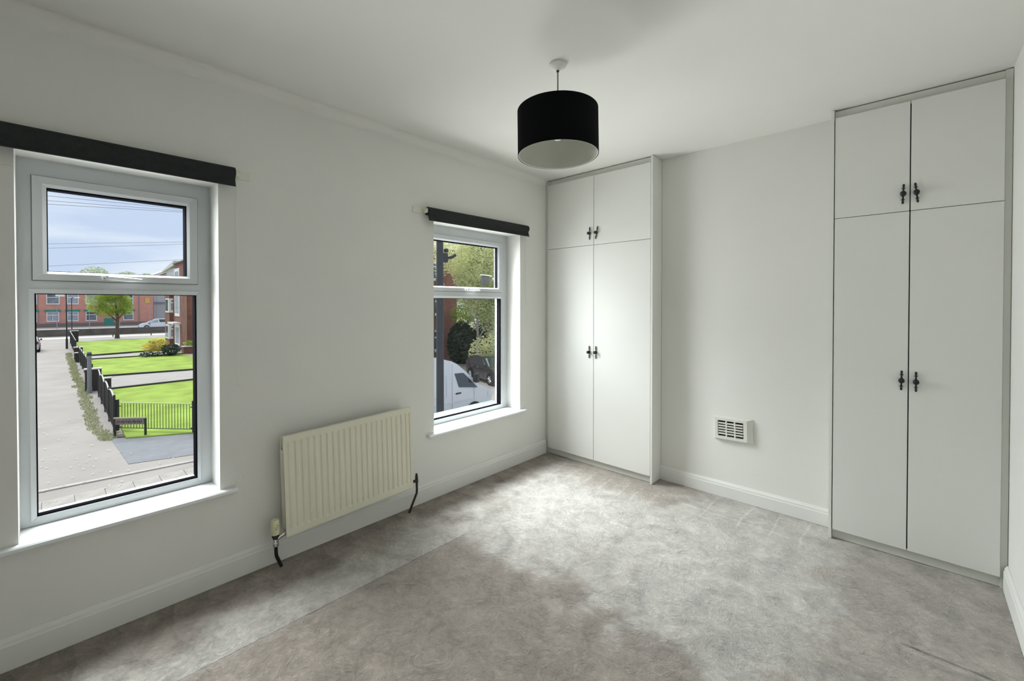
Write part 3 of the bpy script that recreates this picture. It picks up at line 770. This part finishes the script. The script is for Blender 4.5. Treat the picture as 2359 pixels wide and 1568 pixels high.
# street name board
def name_board():
    x0, y0, x1, y1 = -17.50, 1.60, -16.80, 2.36
    t = thing('name_board', (x0, y0, G), label='low brown street name board on two legs in front of the railings', cat='sign')
    d = Vector((x1 - x0, y1 - y0, 0)); L_ = d.length; t.rotation_euler = (0, 0, math.atan2(d.y, d.x))
    box(.02, L_ - .02, -.015, .015, .42, .62).build('board', mat('name_board_face', (.20, .15, .14), .7, noise=(20, .25)), t)
    box(0, L_, -.03, .03, .62, .66).build('top_bar', mat('weathered_pale_wood', (.36, .32, .26), .8), t)
    for i in range(14):       # worn, illegible lettering
        a = .10 + i * (L_ - .2) / 14
        lt = MB().box(a, a + .018 + .02 * (i * 7 % 3 == 0), -.019, -.0155, .47, .47 + .06 + .03 * (i % 2)).box(a, a + .04, -.019, -.0155, .47 + .045, .47 + .060)
        tag(lt.build('letter_mark', 'edging', t), kind=None)
    for s in (.0, L_ - .05): MB().box(s, s + .05, -.025, .025, 0, .62).build('leg', 'rail', t)
name_board()

# ---- far end: low barrier wall, rail, mesh posts
t = thing('road_barrier', (-84, 0, G), label='long low dark barrier across the end of the path', cat='wall')
MB().prism([(-.6, -40), (-.3, -40), (.6, 45), (.3, 45)], 2, .0, .88).build('wall_body', 'wood', t)
MB().prism([(-.65, -40), (-.25, -40), (.65, 45), (.25, 45)], 2, .88, .94).build('coping', mat('barrier_coping', (.13, .12, .11), .8), t)
t = thing('guard_rail', (-77.5, 0, G), label='thin dark rail in front of the far barrier', cat='rail')
MB().tube([(-1.2, -30, .40), (0, 2, .38), (1.3, 30, .38)], .05, 6).build('rail', 'edging', t)
first = None
for i in range(14):
    y = -26 + i * 4
    if first is None: first = o = box(-.05, .05, -.05, .05, 0, .4).build('post', 'edging', t)
    else: o = first.copy(); COL.objects.link(o)
    o.location = (.04 * (y - 2), y, 0)
t = thing('mesh_fence', (-92, 0, G), label='tall thin blue-grey fence posts in front of the red brick building', cat='fence')
first = None
for y in (.9, 4.4, 7.9, 11.7, 14.3, 18):
    if first is None: first = o = MB().box(-.035, .035, -.035, .035, 0, 4.3).build('post', 'steelblue', t)
    else: o = first.copy(); COL.objects.link(o)
    o.location = (0, y, 0)

# ---- far red brick building with two rows of white windows
def win(parent, ax, loc, w, h, glass='farglass', transom=.35, lint=None, sill=True, mull=0, d=.06, fr=.10, ang=0):
    """window whose outer face looks along local +x; width along y"""
    e = MB(); e.box(0, d, 0, w, 0, fr).box(0, d, 0, w, h - fr, h).box(0, d, 0, fr, fr, h - fr).box(0, d, w - fr, w, fr, h - fr)
    if transom: e.box(0, d, fr, w - fr, h * (1 - transom) - fr / 2, h * (1 - transom) + fr / 2)
    for k in range(mull): yy = fr + (k + 1) * (w - 2 * fr) / (mull + 1); e.box(.005, d - .002, yy - .03, yy + .03, fr, h * (1 - transom) - fr / 2 if transom else h - fr)
    f = e.build('window', 'whiteframe', parent); f.location = loc; f.rotation_euler = (0, 0, ang)
    g = MB().box(.012, .022, fr, w - fr, fr, h - fr).build('pane', glass, f)
    if sill: MB().box(0, d + .07, -.05, w + .05, -.10, 0).build('sill', 'cap', f)
    if lint: MB().box(0, d + .10, -.25, w + .25, h, h + .38).build('lintel', lint, f)
    return f
XA = -119
t = thing('brick_building', (XA, -2, G), label='long red brick building with two rows of white windows across the road', cat='building')
MB().box(-12, 0, -40, 17.6, 0, 7.6).build('wall', 'brickfar', t)
MB().box(-12.2, .25, -40, 17.8, 7.6, 7.85).build('parapet', 'cap', t)
MB().box(-.01, .06, -40, 17.6, 0, .7).build('plinth', mat('stone_plinth', (.20, .17, .17), .9), t)
ys = [(-1.3, 1.85), (1.75, 1.75), (4.5, 1.6), (7.1, 1.65), (9.85, 1.65), (12.8, 1.5)]
for k, (y, w_) in enumerate(ys):
    win(t, 0, (0, y, 4.45), w_, 1.95, glass='curtain' if k in (2, 3) else 'farglass')
for k, (y, w_) in enumerate([(-1.2, 1.75), (1.75, 1.65), (4.5, 1.55), (7.1, 1.6), (12.7, 1.6)]):
    win(t, 0, (0, y, 1.10), w_, 1.85, glass='curtain' if k in (1, 2) else 'farglass', lint='teal', mull=1 if k == 1 else 0)
MB().box(0, .12, 16.2, 17.0, 4.6, 5.8).build('notice', 'yellow', t)
MB().box(0, .1, 9.8, 11.2, 0, 1.55).build('door', 'teal', t)
for y in (0.6, 15.2): MB().tube([(.08, y, .2), (.08, y, 7.5)], .06, 6).build('downpipe', 'steelblue', t)
MB().prism([(-6, 9.0), (.1, 7.86), (-12.1, 7.86)], 1, -39.9, 17.5).build('roof', 'rooftile', t)
t = thing('warehouse', (-124, 16.3, G), label='pale grey clad warehouse with a light pitched roof beside the brick building', cat='building')
MB().box(-20, 0, 0, 26, 0, 10.3).build('wall', 'greycladding', t)
for k in range(18): MB().box(0, .05, .6 + k * 1.4, .68 + k * 1.4, 0, 10.2).build('cladding_rib', 'roofpale', t)
MB().box(0, .4, -.2, 26, 4.6, 4.9).build('canopy_band', 'steelblue', t)
MB().prism([(-.6, 10.2), (13, 16.8), (26.6, 10.2), (26.6, 10.7), (13, 17.6), (-.6, 10.8)], 0, -20.5, .5).build('roof', 'roofpale', t)
MB().prism([(-.2, 10.2), (13, 16.8), (26.2, 10.2)], 0, -19.8, -.1).build('gable', 'greycladding', t)

# ---- brown brick flats beside the lawns (bay windows)
t = thing('block_of_flats', (-47, 8.75, G), label='brown brick flats with white bay windows at the right of the lawns', cat='building')
HC = 8.5
MB().box(-5.0, 0, 0, 9.5, 0, HC).build('wall', 'brickdark', t)
MB().box(-10.5, -5.0, 0, 9.5, 0, 6.9).build('wing_wall', 'brickdark', t)
MB().box(-10.3, -5.0, .1, 9.4, 6.9, 8.2).build('wing_cladding', 'greycladding', t)
MB().prism([(-12, 7.98), (-12, 8.08), (-5.0, 8.85), (-5.0, 8.40)], 1, -.1, 9.6).build('wing_roof', 'roofpale', t)
MB().box(-5.2, .15, -.15, 9.7, HC, HC + .10).build('roof_edge', 'post', t)
# square bay tower standing on the lawn side, seen nearly end on
def flats_bay():
    bx0, bx1, by0, by1 = -8.0, -6.0, -.30, .40
    b = MB().box(bx0, bx1, by0, 0.35, 0, 6.7).build('bay', 'brickdark', t)
    for z in (.95 + .12, 3.55 + .2):
        # side light facing the camera and front light
        MB().box(bx1 - .02, bx1 + .03, by0 - .04, .42, z - .12, z + 1.32).build('bay_side_frame', 'whiteframe', b)
        MB().box(bx1 + .03, bx1 + .05, by0 + .12, .28, z + .12, z + .82).build('bay_side_pane', 'curtain', b)
        MB().box(bx1 + .03, bx1 + .045, by0 + .16, .24, z + .98, z + 1.12).build('bay_fanlight', 'farglass', b)
        MB().box(bx0 + .1, bx1 - .05, by0 - .05, by0 + .02, z - .12, z + 1.32).build('bay_front_frame', 'whiteframe', b)
        MB().box(bx0 + .3, bx1 - .4, by0 - .07, by0 - .04, z + .05, z + 1.2).build('bay_front_pane', 'farglass', b)
flats_bay()
for z, h_ in ((.35, 2.15), (3.3, 2.3), (6.1, 1.9)):
    f = MB().box(-4.9, -2.6, -.05, 0, z, z + h_).build('door' if z < 1 else 'window', 'whiteframe', t)
    MB().box(-4.6, -2.9, -.06, -.049, z + .3, z + h_ - .3).build('pane', 'curtain', f)
MB().box(-5.1, -2.3, -.6, 0, 2.55, 2.72).build('door_canopy', 'whiteframe', t)
MB().tube([(.06, .04, .2), (.06, .04, HC)], .05, 8).build('downpipe', mat('terracotta_pipe', (.36, .22, .17), .7), t)
MB().box(-5.3, -2.2, -.9, 0, 0, .3).build('step', 'cap', t)
t = thing('planter', (-46.6, 8.35, G), label='low brick planter against the flats, green plant in it', cat='planter')
MB().box(0, .9, 0, 2.6, 0, .62).build('planter_wall', 'brickdark', t)
MB().box(.0, .95, -.05, 2.6, .62, .68).build('coping', 'cap', t)

# ---- leaves
def leaves(name, blobs, n, size, m, parent=None, seed=1, flat=.5):
    rnd = random.Random(seed); vs = []; fs = []
    tot = sum(b[3] * b[4] * b[5] for b in blobs)
    for (cx, cy, cz, rx, ry, rz) in blobs:
        k = int(n * rx * ry * rz / tot)
        for _ in range(k):
            while True:
                a, b, c = rnd.uniform(-1, 1), rnd.uniform(-1, 1), rnd.uniform(-1, 1); q = a * a + b * b + c * c
                if q <= 1 and rnd.random() < .25 + .75 * q: break
            p = Vector((cx + a * rx, cy + b * ry, cz + c * rz))
            u = Vector((rnd.gauss(0, 1), rnd.gauss(0, 1), rnd.gauss(0, .5))).normalized(); w = u.cross(Vector((rnd.gauss(0, 1), rnd.gauss(0, 1), rnd.gauss(0, 1)))).normalized()
            s = size * rnd.uniform(.6, 1.3); o = len(vs)
            vs += [tuple(p - u * s), tuple(p + w * s * .42 + u * s * .1), tuple(p + u * s), tuple(p - w * s * .42 + u * s * .1)]
            fs.append((o, o + 1, o + 2, o + 3))
    mb = MB(); mb.v = vs; mb.f = fs
    me = bpy.data.meshes.new(name); me.from_pydata(vs, [], fs); me.update(); me.materials.append(M[m])
    o = bpy.data.objects.new(name, me); COL.objects.link(o)
    if parent: o.parent = parent
    return tag(o, kind='stuff')
def trunk(parent, pts, r, m, branches=()):
    mb = MB().tube(pts, r, 10)
    for b in branches: mb.tube(b[0], b[1], 6)
    return mb.build('trunk', m, parent, smooth=True)

# small tree at the end of the lawn
t = thing('tree', (-73.8, 6.15, G), label='small leafy yellow-green tree at the far end of the lawns', cat='tree')
trunk(t, [(0, 0, 0), (.02, .0, 1.2), (0, .06, 2.4), (0, 0, 3.6), (0, -.2, 5)], [.26, .18, .17, .12, .05], 'bark',
      [([(0, .02, 2.2), (0, -.8, 3.2), (.1, -1.9, 4.2)], [.10, .07, .03]), ([(0, .02, 2.4), (0, .6, 3.2), (-.1, 1.1, 4.4)], [.09, .06, .03])])
leaves('crown', [(0, -.2, 4.7, 1.3, 1.7, 1.6), (0, -.6, 5.6, 1.2, 1.6, .9), (0, -1.9, 4.1, .9, 1.0, .75), (0, -2.4, 5.0, .6, .65, .5), (0, .9, 4.0, .8, .8, 1.1), (.3, -1.1, 3.4, .8, 1.1, .6), (0, .2, 3.4, .7, .8, .6)], 8500, .105, 'leafbright', t, 3)
# trees on the skyline
for k, (y, h_, r_) in enumerate(((3.2, 13.2, 3.0), (8.6, 14.8, 2.6), (15.2, 13.9, 2.2), (19.4, 13.6, 1.6))):
    t = thing('tree', (-160, y, G), label=['pale tree on the skyline at the left of the top pane', 'tallest pale tree on the skyline in the top pane', 'faint tree on the skyline right of the tallest one', 'small faint tree on the skyline beside the pale roof'][k], cat='tree', group='trees on the skyline')
    trunk(t, [(0, 0, 0), (0, 0, h_ * .7)], [.4, .2], 'bark')
    leaves('crown', [(0, 0, h_ - 3.4, r_, r_ * 1.3, 3.2), (0, 1.5, h_ - 4.6, r_, r_, 2.5)], 2600, .25, 'leafhaze', t, 20 + k)
# shrubs on the lawn
t = thing('shrub', (-45.0, 6.9, G), label='yellow and green shrub on the middle lawn beside the path', cat='shrub')
leaves('yellow_foliage', [(-1.0, -.3, .9, .9, .8, .55), (-1.6, -.9, .7, .5, .5, .35)], 420, .16, 'leafyellow', t, 5)
leaves('green_foliage', [(.2, .4, .55, .7, .7, .5), (.3, -.9, .25, .4, .9, .22)], 520, .14, 'leafdark', t, 6)
MB().tube([(0, 0, 0), (-.4, 0, .8)], .04, 6).build('stem', 'bark', t)
t = thing('plant', (-46.2, 9.0, G + .68), label='bright green leafy plant growing in the brick planter', cat='plant')
leaves('foliage', [(0, 0, .2, .35, .6, .28)], 160, .12, 'leafbright', t, 8)
MB().tube([(0, 0, -.02), (0, 0, .2)], .03, 6).build('stem', 'bark', t)

# ---- brick house seen through the right window
t = thing('brick_house', (-24.3, 22.3, G), label='red brick house end seen through the window beside the left cupboard', cat='building')
MB().box(-8, 0, -12, 0, 0, 8.5).build('wall', 'brickwall', t)
MB().box(-8.3, .35, -12, .3, 8.5, 8.75).build('eaves', 'edging', t)
MB().box(0, .42, -12, .1, 8.30, 8.5).build('gutter', 'plastic', t)
for z in (.95, 3.70, 6.35):
    win(t, 0, (0, -3.6, z), 1.95, 1.55, d=.07, fr=.12)
    win(t, 0, (0, -8.2, z), 1.95, 1.55, d=.07, fr=.12)

# ---- large tree and hedge behind it
t = thing('tree', (-19.9, 20.5, G), label='large pale green tree filling the window beside the left cupboard', cat='tree')
trunk(t, [(0, 0, 0), (-.08, .1, 1.3), (.08, 0, 2.4), (-.05, .05, 3.6), (.1, 0, 6.5)], [.12, .10, .09, .08, .05], 'barkpale',
      [([(0, 0, 1.9), (.5, .5, 3.2), (1.0, 1.0, 5)], [.06, .04, .03]), ([(0, 0, 2.8), (-.5, -.5, 4.4), (-1.1, -1.1, 6)], [.07, .05, .03])])
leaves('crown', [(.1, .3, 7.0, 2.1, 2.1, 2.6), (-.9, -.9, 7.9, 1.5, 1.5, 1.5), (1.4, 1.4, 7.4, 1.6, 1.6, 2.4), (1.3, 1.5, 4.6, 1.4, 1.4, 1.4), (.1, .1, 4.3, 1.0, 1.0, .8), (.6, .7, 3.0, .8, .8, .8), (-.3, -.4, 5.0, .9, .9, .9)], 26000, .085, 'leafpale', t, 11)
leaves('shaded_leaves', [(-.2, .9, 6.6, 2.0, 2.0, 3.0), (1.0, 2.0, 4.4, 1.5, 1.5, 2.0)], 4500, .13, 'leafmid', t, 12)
t = thing('tree', (-21.5, 17.95, G), label='pale leafy branch tree overlapping the corner of the brick house', cat='tree')
trunk(t, [(0, 0, 0), (.05, 0, 3), (0, .1, 5.5), (.3, .4, 7.8)], [.06, .05, .04, .02], 'bark')
leaves('crown', [(.1, .25, 7.7, .45, .55, .7), (.25, .4, 6.7, .40, .40, .45), (.0, .35, 8.6, .6, .7, .6), (.3, .5, 5.75, .2, .2, .35)], 800, .095, 'leafpale', t, 17)
t = thing('tree', (-29.5, 31.5, G), label='broad green tree behind, closing the gap between the brick house and the pale tree', cat='tree')
trunk(t, [(0, 0, 0), (0, .1, 3), (0, 0, 7)], [.25, .2, .1], 'bark')
leaves('crown', [(0, 0, 8.5, 5.0, 5.0, 5.5), (2, 2, 4.0, 4.5, 4.5, 3.9), (-2, -2, 4.5, 3.5, 3.5, 4.3)], 9500, .27, 'leafmid', t, 18)
t = thing('hedge', (-22.2, 22.15, G), label='dark overgrown hedge under the pale tree beside the brick house', cat='hedge')
leaves('foliage', [(-.6, -.6, 1.5, 1.1, 1.1, 1.7), (.7, .8, 1.5, 1.3, 1.3, 1.6), (1.9, 2.1, 1.5, 1.3, 1.3, 1.6), (3.2, 3.4, 1.6, 1.4, 1.4, 1.7)], 15000, .15, 'leafdark', t, 13)
leaves('green_top', [(-.5, -.5, 3.7, 1.0, 1.0, .75), (.6, .7, 3.9, 1.0, 1.0, .8), (1.8, 1.9, 3.4, 1.2, 1.2, .8)], 2600, .11, 'leafbright', t, 23)
MB().tube([(0, 0, 0), (0, 0, 1.6)], .12, 8).build('stem', 'bark', t)
t = thing('shrub', (-17.9, 18.9, G), label='loose grey-green bush behind the black car', cat='shrub')
leaves('foliage', [(0, .1, 1.3, .8, .8, 1.2), (.7, .8, 1.5, .9, .9, 1.3)], 1900, .10, 'leafpale', t, 14)
MB().tube([(0, 0, 0), (.1, 0, 1.4)], .05, 6).build('stem', 'barkpale', t)
t = thing('shrub', (-15.9, 19.3, G), label='tall bush at the right edge of the window beside the left cupboard', cat='shrub')
leaves('foliage', [(0, 0, 2.2, .9, .9, 2.2), (.1, .2, 5.2, 1.0, 1.0, 2.0)], 3200, .11, 'leafmid', t, 15)
MB().tube([(0, 0, 0), (.1, 0, 3.0)], .07, 6).build('stem', 'barkpale', t)

# ---- vehicles: built along local +x (forward), z up from the ground
def vehicle(name, loc, rz, label, cat, st, hw, paint, k=.28, wheels=(), wr=.33, windows=(), screens=(), extras=None):
    """st: stations (x, z_bottom, z_belt, z_top, half width)"""
    t = thing(name, loc, rz, label=label, cat=cat)
    vs = []; fs = []
    for (x, zb, zl, zt, w) in st:
        wr_ = w - (zt - zl) * k
        vs += [(x, -w * .94, zb), (x, -w, zb + (zl - zb) * .45), (x, -w * .985, zl), (x, -wr_, zt), (x, -wr_ * .6, zt + .02), (x, wr_ * .6, zt + .02), (x, wr_, zt), (x, w * .985, zl), (x, w, zb + (zl - zb) * .45), (x, w * .94, zb)]
    n = 10
    for i in range(len(st) - 1):
        for j in range(n): fs.append((i * n + j, i * n + (j + 1) % n, (i + 1) * n + (j + 1) % n, (i + 1) * n + j))
    fs += [tuple(range(n)), tuple(range((len(st) - 1) * n, len(st) * n))]
    body = MB().add(vs, fs).build('body', paint, t, smooth=True)
    for s in (-1, 1):
        for x in wheels:
            a = MB().lathe([(wr * 1.12, -.015), (wr * 1.12, .01), (0, .01)], (x, s * (hw - .002), wr * 1.0), 'y', 24); 
            MB().lathe([(0, -.03), (wr * 1.13, -.03), (wr * 1.13, .012 if s > 0 else -.012), (0, .012 if s > 0 else -.012)], (x, s * (hw + .0), wr), 'y', 26).build('wheel_arch', 'tyre', t)
            w = MB().lathe([(wr * .5, -.10), (wr * .95, -.10), (wr, -.07), (wr, .07), (wr * .95, .10), (wr * .62, .10), (wr * .6, .06), (wr * .5, .05)], (x, s * (hw - .07), wr), 'y', 26).build('wheel', 'tyre', t, smooth=True)
            rm = MB()
            rm.lathe([(0, -.02), (wr * .22, -.02), (wr * .22, .02), (0, .02)], (x, s * (hw + .012), wr), 'y', 12)
            for q in range(7):
                a = 2 * PI * q / 7 + .3; yy = s * (hw + .012)
                rm.tube([(x, yy, wr), (x + wr * .58 * math.cos(a), yy, wr + wr * .58 * math.sin(a))], [wr * .10, wr * .15], 6)
            rm.lathe([(wr * .55, -.012), (wr * .64, -.012), (wr * .64, .012), (wr * .55, .012), (wr * .55, -.012)], (x, s * (hw + .012), wr), 'y', 26)
            tag(rm.build('rim', 'alloy', w), kind=None)
        for (pts, m, zl) in windows:
            P = [(x, z) for x, z in pts]
            vv = [(x, s * (hw * .985 - (z - zl) * k + .024), z) for x, z in P] + [(x, s * (hw * .985 - (z - zl) * k - .02), z) for x, z in P]
            q = len(P); ff = [tuple(range(q)), tuple(range(2 * q - 1, q - 1, -1))] + [(i, (i + 1) % q, (i + 1) % q + q, i + q) for i in range(q)]
            MB().add(vv, ff).build('side_window', m, t)
    for (x0, z0, w0, x1, z1, w1, m, nm) in screens:   # sloping cross-width panels
        d = Vector((z1 - z0, 0, -(x1 - x0))).normalized() * (.012 if x1 < x0 else .012)
        if d.z < 0 and x1 < x0: d = -d
        if x1 > x0: d = Vector((-(z1 - z0), 0, x1 - x0)).normalized() * .012
        vv = [(x0, -w0, z0), (x0, w0, z0), (x1, w1, z1), (x1, -w1, z1)]
        MB().add(vv + [tuple(Vector(v) + d) for v in vv], [(0, 1, 2, 3), (7, 6, 5, 4), (0, 4, 5, 1), (1, 5, 6, 2), (2, 6, 7, 3), (3, 7, 4, 0)]).build(nm, m, t)
    if extras: extras(t)
    return t

# white van parked along the street, nose to the right
def van_extras(t):
    for s in (-1, 1):
        y = s * 1.0
        # door handle, seams, swage line, mirror, sill trim
        MB().box(-1.93, -1.68, y - .02, y + .02, 1.17, 1.22).build('door_handle', 'plastic', t)
        for x, z0, z1 in ((-1.02, .50, 1.35), (-2.10, .45, 2.3), (-3.6, .45, 2.3)): MB().box(x - .006, x + .006, y - .003 * s - .003, y + .004 * s + .003, z0, z1).build('door_seam', 'post', t)
        MB().box(-5.9, -1.1, min(y, y + .012 * s), max(y, y + .012 * s), .86, .91).build('side_moulding', 'carwhite', t)
        MB().box(-3.35, -2.35, min(y, y + .008 * s), max(y, y + .008 * s), 1.15, 1.17).build('panel_swage', 'carwhite', t)
        MB().box(-2.37, -2.35, min(y, y + .008 * s), max(y, y + .008 * s), 1.17, 1.95).build('panel_swage', 'carwhite', t)
        m_ = MB().box(-1.10, -.92, min(y, y + .24 * s), max(y, y + .24 * s), 1.52, 1.86).build('wing_mirror', 'plastic', t, bevel=.03)
        MB().box(-.30, -.03, min(y * .93, y * 1.003), max(y * .93, y * 1.003), .80, 1.06).build('head_lamp', 'headlamp', t, bevel=.02)
    MB().box(-.06, .045, -.92, .92, .35, .62).build('bumper', 'plastic', t, bevel=.02)
    MB().box(-.02, .03, -.5, .5, .70, .95).build('grille', 'plastic', t, bevel=.01)
vehicle('van', (-11.0, 12.33, G), PI / 2, 'white panel van parked below the window beside the left cupboard', 'van',
        [(0, .45, .72, .74, .86), (-.05, .40, .88, .92, .95), (-.14, .40, 1.06, 1.12, .99), (-.75, .42, 1.18, 1.40, 1.0), (-.92, .42, 1.25, 1.58, 1.0), (-1.75, .42, 1.4, 2.26, 1.0), (-2.0, .42, 1.4, 2.39, 1.0), (-2.45, .42, 1.4, 2.52, 1.0), (-3.0, .42, 1.4, 2.60, 1.0), (-6.0, .42, 1.4, 2.62, 1.0), (-6.05, .5, 1.4, 2.5, .98)],
        1.0, 'vanwhite', .14, wheels=(-1.02, -4.7), wr=.36,
        windows=[([(-1.77, 1.42), (-.85, 1.29), (-1.17, 1.60), (-1.46, 1.88), (-1.52, 1.92), (-1.93, 1.94)], 'carglass', 1.4)],
        screens=[(-.97, 1.64, .84, -1.72, 2.25, .74, 'carglass', 'windscreen')], extras=van_extras)

# black hatchback beyond the van
bdir = Vector((2.39, -.67)); brz = math.atan2(bdir.y, bdir.x)
def car_extras(front_lamps='headlamp'):
    def f(t):
        for s in (-1, 1):
            for x in (-.62, -1.7, -2.7): MB().box(x - .005, x + .005, s * .895 - .004, s * .895 + .004, .35, .92).build('door_seam', 'plastic', t)
            MB().box(-1.40, -1.18, s * .90 - .07 + .08 * s, s * .90 + .07 + .08 * s, .98, 1.12).build('wing_mirror', 'plastic', t, bevel=.02)
            for x in (-2.5, -3.2): MB().box(x, x + .18, s * .895 - .012, s * .895 + .012, .82, .85).build('door_handle', 'alloy', t)
            MB().box(-.30, -.04, s * .74 - .12, s * .74 + .12, .62, .76).build('head_lamp', front_lamps, t, bevel=.02)
            MB().box(-4.12, -3.98, s * .72 - .12, s * .72 + .12, .75, 1.0).build('tail_lamp', 'redlamp', t, bevel=.02)
        MB().box(-.06, .03, -.5, .5, .30, .55).build('grille', 'plastic', t, bevel=.01)
    return f
HB = [(0, .30, .52, .56, .70), (-.10, .24, .64, .70, .82), (-.35, .22, .72, .80, .88), (-.95, .22, .82, .92, .9), (-1.25, .22, .90, .96, .9), (-1.95, .22, .94, 1.38, .9), (-2.4, .22, .95, 1.46, .9), (-3.0, .22, .97, 1.46, .9), (-3.6, .22, .99, 1.38, .9), (-4.0, .24, 1.0, 1.08, .88), (-4.10, .3, .8, .86, .82)]
c0 = Vector((-14.75, 16.75)) - bdir.normalized() * -.85
vehicle('car', (c0.x + .25, c0.y + .87, G), brz, 'black hatchback parked beyond the white van', 'car', HB, .9, 'carblack', .42, wheels=(-.85, -3.3), wr=.33,
        windows=[([(-1.45, .97), (-2.45, .99), (-2.45, 1.36), (-2.05, 1.34)], 'carglass', .95), ([(-2.52, .99), (-3.62, 1.02), (-3.3, 1.34), (-2.52, 1.37)], 'carglass', .96)],
        screens=[(-1.28, .975, .74, -1.93, 1.37, .62, 'carglasspale', 'windscreen'), (-4.0, 1.10, .66, -3.62, 1.36, .60, 'carglass', 'rear_window')], extras=car_extras())
# white people carrier across the road
MPV = [(0, .35, .62, .66, .70), (-.12, .28, .80, .88, .84), (-.5, .26, .95, 1.08, .9), (-1.1, .26, 1.02, 1.20, .92), (-1.9, .26, 1.08, 1.68, .92), (-2.5, .26, 1.10, 1.84, .92), (-4.2, .26, 1.12, 1.86, .92), (-4.75, .28, 1.10, 1.70, .9), (-4.85, .34, .9, 1.1, .88)]
vehicle('car', (-96.6, 10.75, G), -PI / 2, 'white people carrier parked in front of the brick building', 'car', MPV, .92, 'carwhite', .3, wheels=(-.95, -3.85), wr=.36,
        windows=[([(-1.35, 1.14), (-2.55, 1.20), (-2.55, 1.70), (-2.15, 1.64)], 'carglasspale', 1.1), ([(-2.75, 1.24), (-4.5, 1.26), (-4.3, 1.72), (-2.66, 1.74)], 'carglass', 1.1)],
        screens=[(-1.15, 1.22, .78, -1.88, 1.68, .66, 'carglass', 'windscreen')], extras=car_extras())
# pale hatchback parked facing away at the left of the path
vehicle('car', (-61.3, -1.42, G), PI, 'pale silver car parked facing away at the left of the path', 'car', HB, .9, 'carsilver', .42, wheels=(-.85, -3.3), wr=.33,
        windows=[([(-1.45, .97), (-2.45, .99), (-2.45, 1.36), (-2.05, 1.34)], 'carglass', .95), ([(-2.52, .99), (-3.62, 1.02), (-3.3, 1.34), (-2.52, 1.37)], 'carglass', .96)],
        screens=[(-1.28, .975, .74, -1.93, 1.37, .62, 'carglass', 'windscreen'), (-4.0, 1.10, .66, -3.62, 1.36, .60, 'carglass', 'rear_window')], extras=car_extras())

# ---- lamp column close to the right window, with camera bracket
t = thing('street_lamp', (-6.0, 6.604, G), label='thick dark street lamp column standing outside the window beside the left cupboard', cat='street lamp')
MB().lathe([(0, 0), (.12, 0), (.12, 1.0), (.095, 1.1), (.088, 4.0), (.080, 8.0), (0, 8.0)], (0, 0, 0), 'z', 18).build('column', 'lamppost', t, smooth=True)
MB().box(-.04, .06, .0, .06, 5.36, 5.42).box(-.04, .06, .05, .20, 5.56, 5.78).build('camera_bracket', 'plastic', t)
MB().lathe([(0, 0), (.05, .01), (.06, .05), (.05, .09), (0, .10)], (0, .19, 5.80), 'z', 14).build('dome_camera', 'plastic', t, smooth=True)
MB().tube([(0, .18, 5.66), (.05, .34, 5.70), (.08, .42, 5.76)], [.03, .04, .045], 10).build('bullet_camera', 'plastic', t, smooth=True)

# security light on the outside wall, right of the window
t = thing('security_light', (XO, 3.30, 1.60), label='dark boxy security light fixed outside at the edge of the window beside the left cupboard', cat='light')
MB().box(0, -.02, -.05, .05, -.07, .07).build('wall_plate', 'plastic', t)
MB().tube([(-.02, 0, -.01), (-.33, -.02, -.005), (-.48, -.07, .0)], .012, 8).build('arm', 'post', t)
h_ = MB().box(-.030, .030, -.034, .030, -.095, .0).build('housing', 'plastic', t, bevel=.006); h_.location = (-.50, -.15, .03); h_.rotation_euler = (math.radians(-4), math.radians(6), 0)
v_ = MB().box(-.035, .042, -.040, .050, 0, .007).build('hood', 'cap', t); v_.location = (-.50, -.15, .032); v_.rotation_euler = (math.radians(-4), math.radians(6), 0)

# canopy ledge fixed to the outside wall under the right window
t = thing('canopy', (XO, 0, 0), label='flat lead-grey canopy ledge fixed outside below the window beside the left cupboard', cat='canopy')
MB().box(-.65, -.001, 1.3, 3.385, .245, .305).build('ledge', 'lead', t)
MB().box(-.55, -.25, 1.5, 2.95, .305, .3085).build('flashing', 'leadlight', t)

# overhead wires
for k, (za, zb) in enumerate(((4.135, 4.245), (4.012, 4.192), (3.922, 4.152), (2.895, 3.240), (2.782, 3.173), (2.319, 2.70))):
    s = (zb - za) / 2.85; y0, y1 = -14, 18
    m = MB(); m.tube([(-14, y, za + s * (y - .12) + .0006 * (y - 1.5) ** 2) for y in [y0 + (y1 - y0) * i / 24 for i in range(25)]], .0075 if k < 3 else .006, 6)
    tag(m.build('overhead_wire', mat('wire_%d' % k, (.30, .34, .42), .7)), ['topmost of the overhead wires in the upper pane', 'second overhead wire from the top in the upper pane', 'third overhead wire from the top in the upper pane', 'upper of the two rising overhead wires across the clouds', 'lower of the two rising overhead wires across the clouds', 'lowest overhead wire, just above the skyline trees'][k], 'wire', 'overhead wires')
